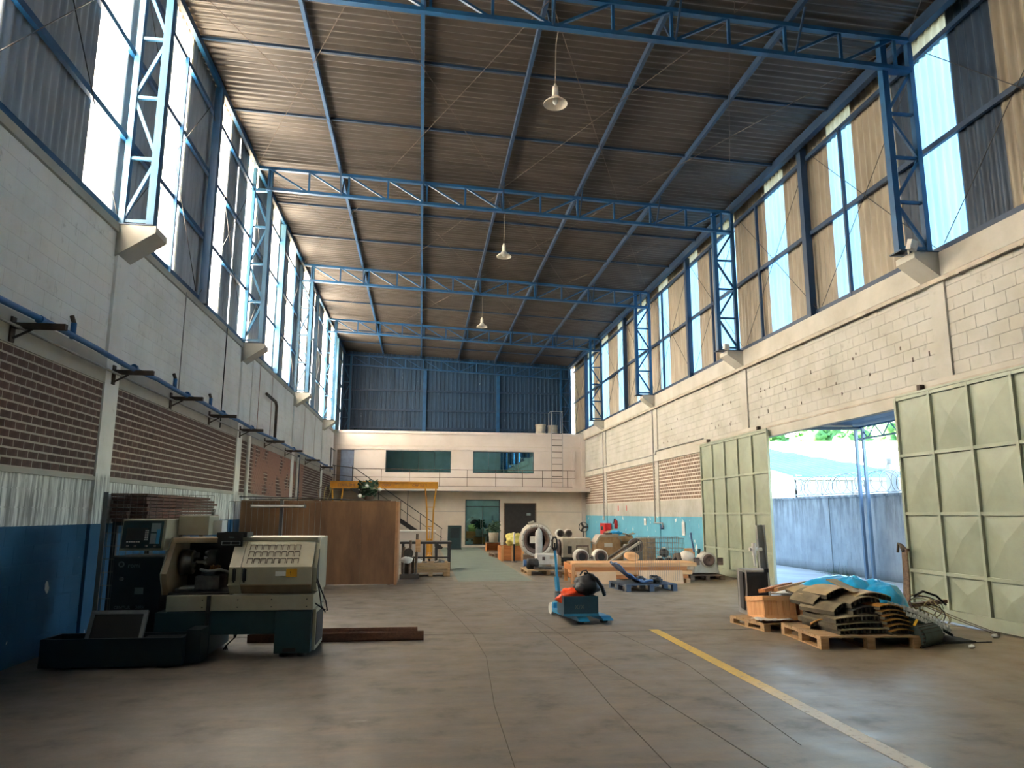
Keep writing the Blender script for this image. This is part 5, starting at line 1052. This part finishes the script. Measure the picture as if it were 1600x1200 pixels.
def crate(label, M_, L=.62, Wd=.42, Hh=.3, mats=('wood_new', 'wood_new_z', 'wood_orange'), lid=False):
    t = T('wooden_crate', label, 'crate', (0, 0, 0), 0, None); t.matrix_world = M_
    n = 5
    for sgn, y in ((0, 0), (1, Wd - .015)):
        for i in range(n): a = L * i / n; MB().box(a + .002, a + L / n - .002, y, y + .015, .0, Hh).obj('board', mats[1], t)
        for z in (.0, Hh - .07): yy = -.018 if sgn == 0 else Wd; MB().box(-.01, L + .01, yy, yy + .018, z, z + .07).obj('batten', mats[0], t)
    for x in (0, L - .015):
        for i in range(4): a = .015 + (Wd - .03) * i / 4; MB().box(x, x + .015, a + .002, a + (Wd - .03) / 4 - .002, 0, Hh).obj('board', mats[1], t)
        for z in (.0, Hh - .07): xx = -.018 if x == 0 else L; MB().box(xx, xx + .018, 0, Wd, z, z + .07).obj('batten', mats[0], t)
    MB().box(.015, L - .015, .015, Wd - .015, 0, .012).obj('bottom', mats[2], t)
    return t
crate('bright new wooden crate tilted on the left of the pile', Matrix.Translation((4.88, 10.2, .12)) @ Rz(-.08) @ Ry(.0) @ Rx(-.12), .46, .7, .34)
crate('second wooden crate tilted against the bright one', Matrix.Translation((5.44, 10.05, .12)) @ Rz(.12) @ Ry(-.05) @ Rx(-.14), .42, .62, .34, ('wood_new_y', 'wood_new_y', 'wood_orange'))
for i, (x, y, z, a) in enumerate(((4.9, 10.3, .49, .55), (5.12, 10.35, .5, .5))):
    o = MB().box(0, .72, -.06, .06, 0, .05).obj('crate_board', 'wood_new' if i else 'wood_orange', bevel=.003); o.location = (x, y, z); o.rotation_euler = (-.15, -.08, a); tag(o, 'loose board lying across the bright wooden crate, ' + ['on the left', 'on the right'][i], 'board', 'boards on the crate')
pallet('flat broken pallet under the wooden crates', (4.76, 10.0, 0), .12, .9, .9, .11, 'wood_pallet', slats=5)
pallet('big wooden pallet carrying the stacked track pads', (4.83, 8.66, 0), -.07, 1.25, 1.15, .15, 'wood_pallet', slats=7)
tag(MB().grid(lambda u, v: (u * .5, v * .3, .02 + .05 * abs(noise.noise(Vector((u * 5, v * 5, 3))))), 12, 8).obj('torn_film', 'label_white', solid=.006), 'torn white film under the bright crate', 'plastic film').location = (4.72, 10.02, .12)
# ribbed track pads: a dusty top sheet over rows of cells
def pad_mesh(L, Wd, arc, topm, th=.07, n=16):
    """curved pad, chord L along x, width Wd along y; arc = rise"""
    me = bpy.data.meshes.new('track_pad')
    def zc(u): return arc * (1 - (2 * u - 1) ** 2)
    top = MB(); top.grid(lambda u, v: (u * L, v * Wd, zc(u) + th), n, 2, False); top.grid(lambda u, v: (u * L, (1 - v) * Wd, zc(u) + th - .012), n, 2, False)
    for v in (0, Wd): top.grid(lambda u, t: (u * L, v, zc(u) + th - .012 * t), n, 1, False)
    cells = MB(); nc = max(5, int(L / .055))
    for i in range(nc + 1):
        u = i / nc; a = max(0, u - .006 / L); b = min(1, u + .006 / L)
        cells.add([(a * L, 0, zc(a)), (b * L, 0, zc(b)), (b * L, Wd, zc(b)), (a * L, Wd, zc(a)), (a * L, 0, zc(a) + th - .012), (b * L, 0, zc(b) + th - .012), (b * L, Wd, zc(b) + th - .012), (a * L, Wd, zc(a) + th - .012)], [(0, 1, 5, 4), (1, 2, 6, 5), (2, 3, 7, 6), (3, 0, 4, 7)])
    cells.grid(lambda u, v: (u * L, v * Wd, zc(u)), n, 1, False); cells.grid(lambda u, v: (u * L, Wd * .35, zc(u) + v * (th - .012)), n, 1, False); cells.grid(lambda u, v: (u * L, Wd * .65, zc(u) + v * (th - .012)), n, 1, False)
    dark = MB(); pf = [(.06, .95), (.06, .04), (.94, .04), (.94, .95)]; dark.grid(lambda u, t: (u * L, Wd * pf[int(round(t * 3))][0], zc(u) + pf[int(round(t * 3))][1] * (th - .012)), n, 3, False)  # dark liner inside the cells, painting in the shade between ribs
    return top, cells, dark
PN = [0]
def pad(label, loc, rot, L=.7, Wd=.3, arc=.06, top='pad_dusty', th=.06):
    loc = (5.08 + (loc[0] - 4.95) * .88, loc[1], .15 + (loc[2] - .15) * .86); L *= .93
    t = T('track_pad', label, 'track pad', loc, 0, 'ribbed pads on the pile'); t.rotation_euler = rot
    a, b, c = pad_mesh(L, Wd, arc, top, th); a.obj('top_sheet', top, t); b.obj('ribs', 'pad_rib', t); c.obj('core', 'bore_dark', t)
    return t
# bottom layers
pad('lowest dusty pad at the front edge of the big pallet', (5.0, 8.72, .15), (0, 0, -.02), .95, .95, .015)
pad('second dusty pad from the bottom at the front', (4.98, 8.76, .21), (0, .0, .03), .9, .9, .03)
pad('third dusty pad from the bottom at the front', (5.0, 8.8, .29), (0, -.02, -.03), .85, .85, .03)
pad('yellowish short pad on the left corner of the pallet', (4.86, 9.2, .15), (0, 0, -.5), .42, .35, .08, 'pad_orange')
pad('pad with orange edge in the middle left of the pile', (5.08, 8.95, .38), (0, -.1, .25), .42, .6, .07, 'pad_dusty')
pad('dusty pad sloping left over the crates', (5.0, 9.3, .44), (.05, -.3, .2), .5, .45, .06)
pad('dark ribbed pad in the middle of the pile', (5.3, 8.85, .38), (0, .0, .0), .5, .7, .05, 'pad_dark', .07)
pad('dark ribbed pad above the middle one', (5.32, 8.9, .48), (0, -.12, .1), .45, .55, .05, 'pad_dusty', .07)
pad('tan-topped pad high on the left of the pile', (5.15, 9.2, .58), (.0, -.12, .15), .55, .5, .05, 'pad_tan')
pad('tan-topped pad high on the right of the pile', (5.45, 9.0, .56), (.0, -.02, -.1), .5, .45, .06, 'pad_tan')
pad('tan pad with wavy edge at the top left', (5.0, 9.6, .56), (.08, -.1, .05), .6, .4, .03, 'pad_tan', .04)
pad('long dark pad leaning at the right of the middle', (5.55, 8.8, .36), (0, .5, -.1), .45, .45, .05, 'pad_dark', .07)
for k in range(6):
    pad('orange-edged arched pad, %s in the right-hand stack' % ['lowest', 'second from the bottom', 'third from the bottom', 'third from the top', 'second from the top', 'topmost'][k], (5.7 - .014 * k, 8.64 + .02 * k, .155 + .066 * k), (0, .03 + .01 * k, .02 * k), .36, .6, .03, 'pad_orange', .045)
fl_t = MB().box(0, .36, 0, .36, 0, .015).obj('fibre_board', 'pad_tan'); fl_t.location = (5.5, 9.0, .615); fl_t.rotation_euler = (.4, .05, .72); tag(fl_t, 'square tan board standing corner-up on top of the pile', 'board')
# blue tarp
def lobe(m, c, r, seed, sx=1):
    c = Vector(c)
    def fn(u, v):
        th = 2 * PI * u; ph = PI * v; d = Vector((math.sin(ph) * math.cos(th), math.sin(ph) * math.sin(th), math.cos(ph)))
        k = 1 + .10 * noise.noise(d * 2.2 + Vector((seed, 0, 0))) + .05 * abs(noise.noise(d * 7 + Vector((0, seed, 0)))) + .025 * noise.noise(d * 16 + Vector((seed, 5, 1)))
        p = c + Vector((d.x * r[0], d.y * r[1], d.z * r[2])) * k; p.z = max(p.z, .01); return p
    m.grid(fn, 60, 34)
m = MB(); lobe(m, (5.86, 10.02, .5), (.58, .3, .24), 1); lobe(m, (6.3, 9.72, .34), (.38, .34, .36), 2); lobe(m, (6.02, 9.85, .38), (.34, .32, .36), 3); lobe(m, (6.28, 9.5, .4), (.2, .2, .25), 5)
tag(m.obj('blue_tarp', 'tarp_blue'), 'shiny bright blue plastic tarp bundled behind and over the right of the pile', 'tarp')
tag(MB().blob((0, 0, 0), .3, (1.3, .9, .3), .4, 2, 41, 20, 12, 0.0 - .06).obj('white_film', 'label_white'), 'white translucent film on the yard edge behind the crates', 'plastic film').location = (7.6, 14.4, .07)
# straw and hose bundle right of the tarp
sb = T('hose_bundle', 'bundle of thin straw-coloured hoses right of the blue tarp', 'hose bundle', (6.82, 9.62, .0)); rr = random.Random(5)
for _ in range(26):
    r = rr.uniform(.12, .34); cx, cy, cz = rr.uniform(-.12, .12), rr.uniform(-.15, .15), rr.uniform(.2, .38); tl_ = rr.uniform(-.6, .6); a0 = rr.uniform(0, 6)
    MB().tube([(cx + r * math.cos(a0 + k * .45), cy + r * .6 * math.sin(a0 + k * .45), max(.02, cz + .12 * math.sin(a0 + k * .45 + tl_))) for k in range(rr.randint(6, 12))], rr.uniform(.004, .009), 5).obj('hose', rr.choice(['straw', 'straw', 'pad_dark', 'wood_old']), sb)
MB().tube([(-.05, 0, .5), (.1, .02, .56), (.28, .0, .5), (.38, -.05, .38)], .016, 7).obj('thick_hose', 'black_plastic', sb)
MB().blob((0, 0, .12), .2, (1.3, 1, .6), .5, 2, 5, 20, 12, .01).obj('core', 'rust_brown', sb)
# plastic spiked chain belts
def belt(label, p, q, w, rows, sag, seed):
    t = T('spiked_belt', label, 'plastic belt', (0, 0, 0), 0, 'spiked plastic belts'); p, q = Vector(p), Vector(q); n = 14; d = (q - p); s = Vector((-d.y, d.x, 0)).normalized() * w
    base = MB(); base.grid(lambda u, v: tuple(p + d * u + s * (v - .5) + Vector((0, 0, sag * math.sin(PI * u)))), 12, 2); base.obj('belt', 'plastic_green', t, solid=.03)
    for k in range(n):
        u = (k + .5) / n
        for v in range(rows):
            c = p + d * u + s * ((v + .5) / rows - .5) + Vector((0, 0, sag * math.sin(PI * u) + .015)); MB().cyl(c, c + Vector((0, -.015, .05)), .015, .008, 6).obj('tooth', 'grey_tooth', t)
    return t
belt('upper plastic belt with pale teeth sloping to the floor', (6.08, 9.2, .42), (6.75, 8.95, .1), .2, 3, .05, 1)
belt('lower plastic belt with pale teeth below the first one', (5.98, 8.98, .36), (6.5, 8.75, .14), .16, 2, .04, 2)
belt('rear plastic belt with pale teeth near the straw bundle', (6.3, 9.45, .36), (6.9, 9.15, .12), .14, 2, .05, 3)
rl_ = T('ribbed_roll', 'dark ribbed plastic roll at the right foot of the pile', 'roll', (6.05, 8.62, 0)); MB().cyl((0, 0, .13), (.32, .12, .15), .125, n=16).obj('roll_body', 'plastic_green', rl_)
for k in range(16):
    a = 2 * PI * k / 16; dv = Vector((0, .12 * math.sin(a), .12 * math.cos(a))); MB().bar(Vector((0, 0, .13)) + dv, Vector((.32, .12, .15)) + dv, .016, .02).obj('rib', 'pad_dark', rl_)
MB().bar((-.03, -.02, .27), (.05, .03, .33), .03, .01).obj('tag', 'sticker_yellow', rl_)
hp = T('dark_heap', 'dark heap of plastic parts between pads and teeth belts', 'plastic parts', (6.1, 9.05, 0)); MB().blob((0, 0, .12), .28, (1.0, .8, .75), .4, 2, 15, 24, 14, .005).obj('heap', 'plastic_green', hp); hp['kind'] = 'stuff'
tag(MB().box(0, .55, 0, .45, 0, .01).obj('rubber_sheet', 'pad_dark'), 'flat grey rubber sheet on the floor right of the pile', 'sheet').location = (6.55, 8.95, 0)
tag(MB().tube([(0, 0, .012), (.5, .02, .012), (.95, .05, .012)], .008, 6).obj('thin_rod', 'dark_paint'), 'thin dark rod on the floor right of the pile', 'rod').location = (6.3, 8.82, 0)
wd = MB().box(0, .62, -.04, .04, 0, .05).obj('brown_bar', 'wood_old'); wd.location = (6.9, 9.9, .32); wd.rotation_euler = (0, -.06, .15); tag(wd, 'brown wooden bar jutting right over the straw bundle', 'bar')
for i, (x, y) in enumerate(((6.72, 8.56), (7.62, 9.25))): tag(MB().blob((0, 0, .02), .035, (1.6 if i else 1, 1, .7), .5, 2, i, 12, 8, 0).obj('white_scrap', 'label_white'), 'small white scrap on the floor ' + ['in front of the rubber sheet', 'near the gate'][i], 'scrap', 'white scraps on the floor').__setattr__('location', (x, y, 0))
# bundle of straps hanging at the near gate edge
hs = T('hanging_straps', 'brown bundle of hoses hanging on the near gate edge', 'hose bundle', (7.8, 11.15, 0))
for k in range(5): MB().tube([(-.02 * k, .0, 1.02), (-.05, .06 + .01 * k, 1.12), (-.05, .14, 1.14), (-.03, .2, 1.0)], .022, 6).obj('loop', 'rust_brown', hs)
for k in range(4): MB().tube([(-.03, -.02 + .03 * k, 1.06), (-.06 - .01 * k, -.06 + .02 * k, .6), (-.12, -.12 + .04 * k, .3), (-.2, -.2 + .05 * k, .02)], .02, 6).obj('strand', 'wood_old', hs)
MB().box(-.02, .06, .02, .08, 1.02, 1.06).obj('hook', 'rust_brown', hs)
for i in range(2):
    o = MB().tube([(0, 0, 0), (.2, -.5, -.16), (.35, -1.0, -.28)], .006, 5).obj('leaning_rod', 'rust_brown'); o.location = (7.42 + .03 * i, 10.5 - .12 * i, .3); tag(o, 'thin rusty rod leaning at the near gate foot, ' + ['the farther one', 'the nearer one'][i], 'rod', 'rods at the gate foot')

# ================================================================ yard outside the gate
gd = MB().box(8.26, 11.62, -10, 90, -.2, 0).obj('ground', 'yard_concrete', kind='structure')
fd = MB().box(11.62, 130, -20, 200, -.3, -.02).obj('ground_beyond', 'ground_dim', kind='structure')  # added ground beyond the wall, kept dark to cut bounced light
MB().box(-60, -4.42, -30, 120, -.3, -.02).obj('ground_beyond', 'ground_dim', kind='structure')
yw = MB().box(11.4, 11.6, 2, 40, 0, 2.08).obj('wall_yard', 'yard_wall', kind='structure')
rest = MB()
for r_i in range(10):
    y = 9.0 + (.2 if r_i % 2 else 0)
    while y < 32: rest.box(11.397, 11.402, y + .004, y + .396, .02 + .2 * r_i, .212 + .2 * r_i); y += .4
rest.obj('block_courses', 'yard_wall', yw, kind='stuff')
for y in (14.0, 19.5, 25): MB().box(11.37, 11.41, y, y + .15, 0, 2.08).obj('pillar', 'yard_wall', yw)
MB().box(11.36, 11.64, 2, 40, 2.06, 2.12).obj('coping', 'yard_wall', yw)
rw = T('razor_wire', 'coils of razor wire along the top of the yard wall', 'razor wire', (11.5, 0, 2.43))
cp = []; n_ = 24 * 46
for i in range(n_): t_ = i / 24; cp.append((.27 * math.cos(2 * PI * t_) * (1 + .08 * math.sin(t_ * 2.3)), 11 + t_ * .3 + .12 * math.sin(t_ * 5), .27 * math.sin(2 * PI * t_)))
MB().tube(cp, .012, 4).obj('coil', 'galv', rw); MB().tube([(0, 10, -.26), (0, 30, -.26)], .01, 4).obj('line_wire', 'galv', rw)
for y in (12, 16, 20, 24): MB().bar((0, y, -.3), (0, y, .1), .03).obj('stay', 'galv', rw)
cn = T('yard_canopy', 'blue steel canopy on a double post in the yard', 'canopy', (0, 0, 0))
for y in (17.2, 17.5): MB().bar((11.1, y, 0), (11.1, y, 3.75), .07).obj('post', 'post_blue', cn)
for x in [8.3 + .35 * i for i in range(9)]: MB().box(x, x + .34, 2, 18.0, 3.86 + .01 * (i if False else 0), 3.88).obj('roof_panel', 'steel_blue', cn)
MB().bar((8.28, 17.35, 3.72), (11.2, 17.35, 3.78), .08).obj('beam', 'steel_blue', cn); MB().cyl((8.6, 17.5, 3.84), (11.0, 17.5, 3.84), .05, n=8).obj('pipe', 'white_plastic', cn)
for z in (3.5, 3.8): MB().bar((11.1, 4, z), (11.1, 17.4, z), .04).obj('truss_chord', 'steel_blue', cn)
for k in range(44): y = 17.3 - .3 * k; MB().bar((11.1, y, 3.5 if k % 2 else 3.8), (11.1, y - .3, 3.8 if k % 2 else 3.5), .02).obj('truss_web', 'steel_blue', cn)
nb = T('neighbour_warehouse', 'neighbouring warehouse with a light blue metal roof', 'building', (0, 0, 0))
MB().box(21.9, 34, 41, 41.2, 0, 3.72).obj('front_wall', 'wall_far_white', nb); MB().prism([(41, 0), (41, 3.7), (56, 6.7), (56, 0)], 'X', 21.85, 22.0).obj('side_wall', 'wall_far_white', nb)
for k in range(15):
    x = 21.75 + k * .62; ye = 56 if x < 27.4 else max(41.6, 56 - (x - 27.4) * 4.6)
    MB().prism([(40.85, 3.75), (40.85, 3.82), (ye, 3.85 + .2 * (ye - 41)), (ye, 3.78 + .2 * (ye - 41))], 'X', x, x + .58).obj('roof_panel', 'roof_far', nb)
MB().box(21.7, 34, 40.75, 40.9, 3.62, 3.78).obj('gutter', 'galv', nb)
for x in (22.0, 25.5, 29): MB().box(x, x + .3, 40.9, 41, 0, 3.9 if x < 23 else 3.62).obj('pilaster', 'wall_far_white', nb)
nb2 = T('white_warehouse', 'tall bright white warehouse wall far behind the blue roof', 'building', (0, 0, 0)); MB().prism([(60, 0), (60, 7.95), (120, 13.7), (120, 0)], 'X', 48, 49).obj('wall', 'wall_far_white', nb2); MB().prism([(60, 7.95), (60, 8.15), (120, 13.9), (120, 13.7)], 'X', 47.9, 49.1).obj('parapet', 'wall_far_white', nb2)
tk = T('chimney_post', 'thin concrete post with a round cap beyond the yard wall', 'post', (14.6, 21.3, 0)); MB().box(-.12, .12, -.12, .12, 0, 3.15).obj('shaft', 'wall_far_white', tk); MB().cyl((0, 0, 3.15), (0, 0, 3.35), .13, n=12).obj('cap', 'galv', tk)
sh = T('grey_shed', 'grey shed wall beside the concrete post', 'building', (0, 0, 0)); MB().box(14.8, 18, 14, 20.9, 0, 2.95).obj('wall', 'yard_concrete', sh); MB().box(14.7, 18.1, 13.9, 21, 2.95, 3.02).obj('roof', 'galv', sh)
rr = random.Random(12)
for i in range(8):
    y = 96 + i * 7.6 + rr.uniform(-1, 1); x = 70 + rr.uniform(-3, 3); hh = 14.2 + rr.uniform(-.6, 1.2) + (y - 92) * .09
    t = T('tree', ['full green tree beyond the white warehouse, %s from the left gate leaf' % o_ for o_ in ('eighth', 'seventh', 'sixth', 'fifth', 'fourth', 'third', 'second', 'first')][i], 'tree', (x, y, 0), 0, 'trees beyond the warehouse')
    MB().cyl((0, 0, 0), (0, 0, hh * .8), .35, .2, 8).obj('trunk', 'bark', t)
    m = MB()
    for k in range(7): m.blob((rr.uniform(-1.6, 1.6), rr.uniform(-1.7, 1.7), hh - 2.5 + rr.uniform(-1.5, 1.2)), 1.7, (1, 1.2, .8), .6, 2.4, i * 7 + k, 14, 9)
    leaf_ball(m, (0, 0, hh - 2), 2.5, 500, .9, i); m.obj('crown', 'leaf', t)
gt = T('grass_tuft', 'green weeds growing at the foot of the yard wall', 'grass', (11.2, 18.8, 0)); m = MB()
for _ in range(260): x, y = rr.uniform(-.2, .12), rr.uniform(-1.0, 1.0); h = rr.uniform(.1, .42) * (1 - abs(y)); m.add([(x, y, 0), (x + .015, y + .02, 0), (x + rr.uniform(-.08, .08), y + rr.uniform(-.1, .1), h)], [(0, 1, 2)])
m.obj('blades', 'leaf', gt, kind='stuff'); gt['kind'] = 'stuff'

# pieces that belong to a part of their thing
def nest(root, part, *names):
    kids_ = [o for o in col.objects if o.parent == root]
    hosts = [o for o in kids_ if o.name.split('.')[0] == part]
    for n_, o in enumerate([o for o in kids_ if o.name.split('.')[0] in names]): o.parent = hosts[min(n_, len(hosts) - 1)] if len(hosts) > 1 else hosts[0]
nest(lt, 'sliding_door', 'window_rim', 'door_handle', 'handle_plate', 'door_skirt'); nest(lt, 'chuck', 'chuck_jaw'); nest(lt, 'turret', 'tool')
nest(cc, 'control_panel', 'screen', 'keypad', 'keypad_side', 'soft_keys', 'knob', 'panel_text'); nest(hb, 'door', 'window'); nest(cs, 'face_ring', 'bolt'); nest(emo, 'body', 'cooling_fin')
nest(pt, 'fork', 'load_wheel'); nest(pt, 'handle_tube', 'handle_grip', 'lever'); nest(bpk, 'body', 'front_pocket', 'shoulder_strap', 'top_handle'); nest(gy, 'body', 'valve')
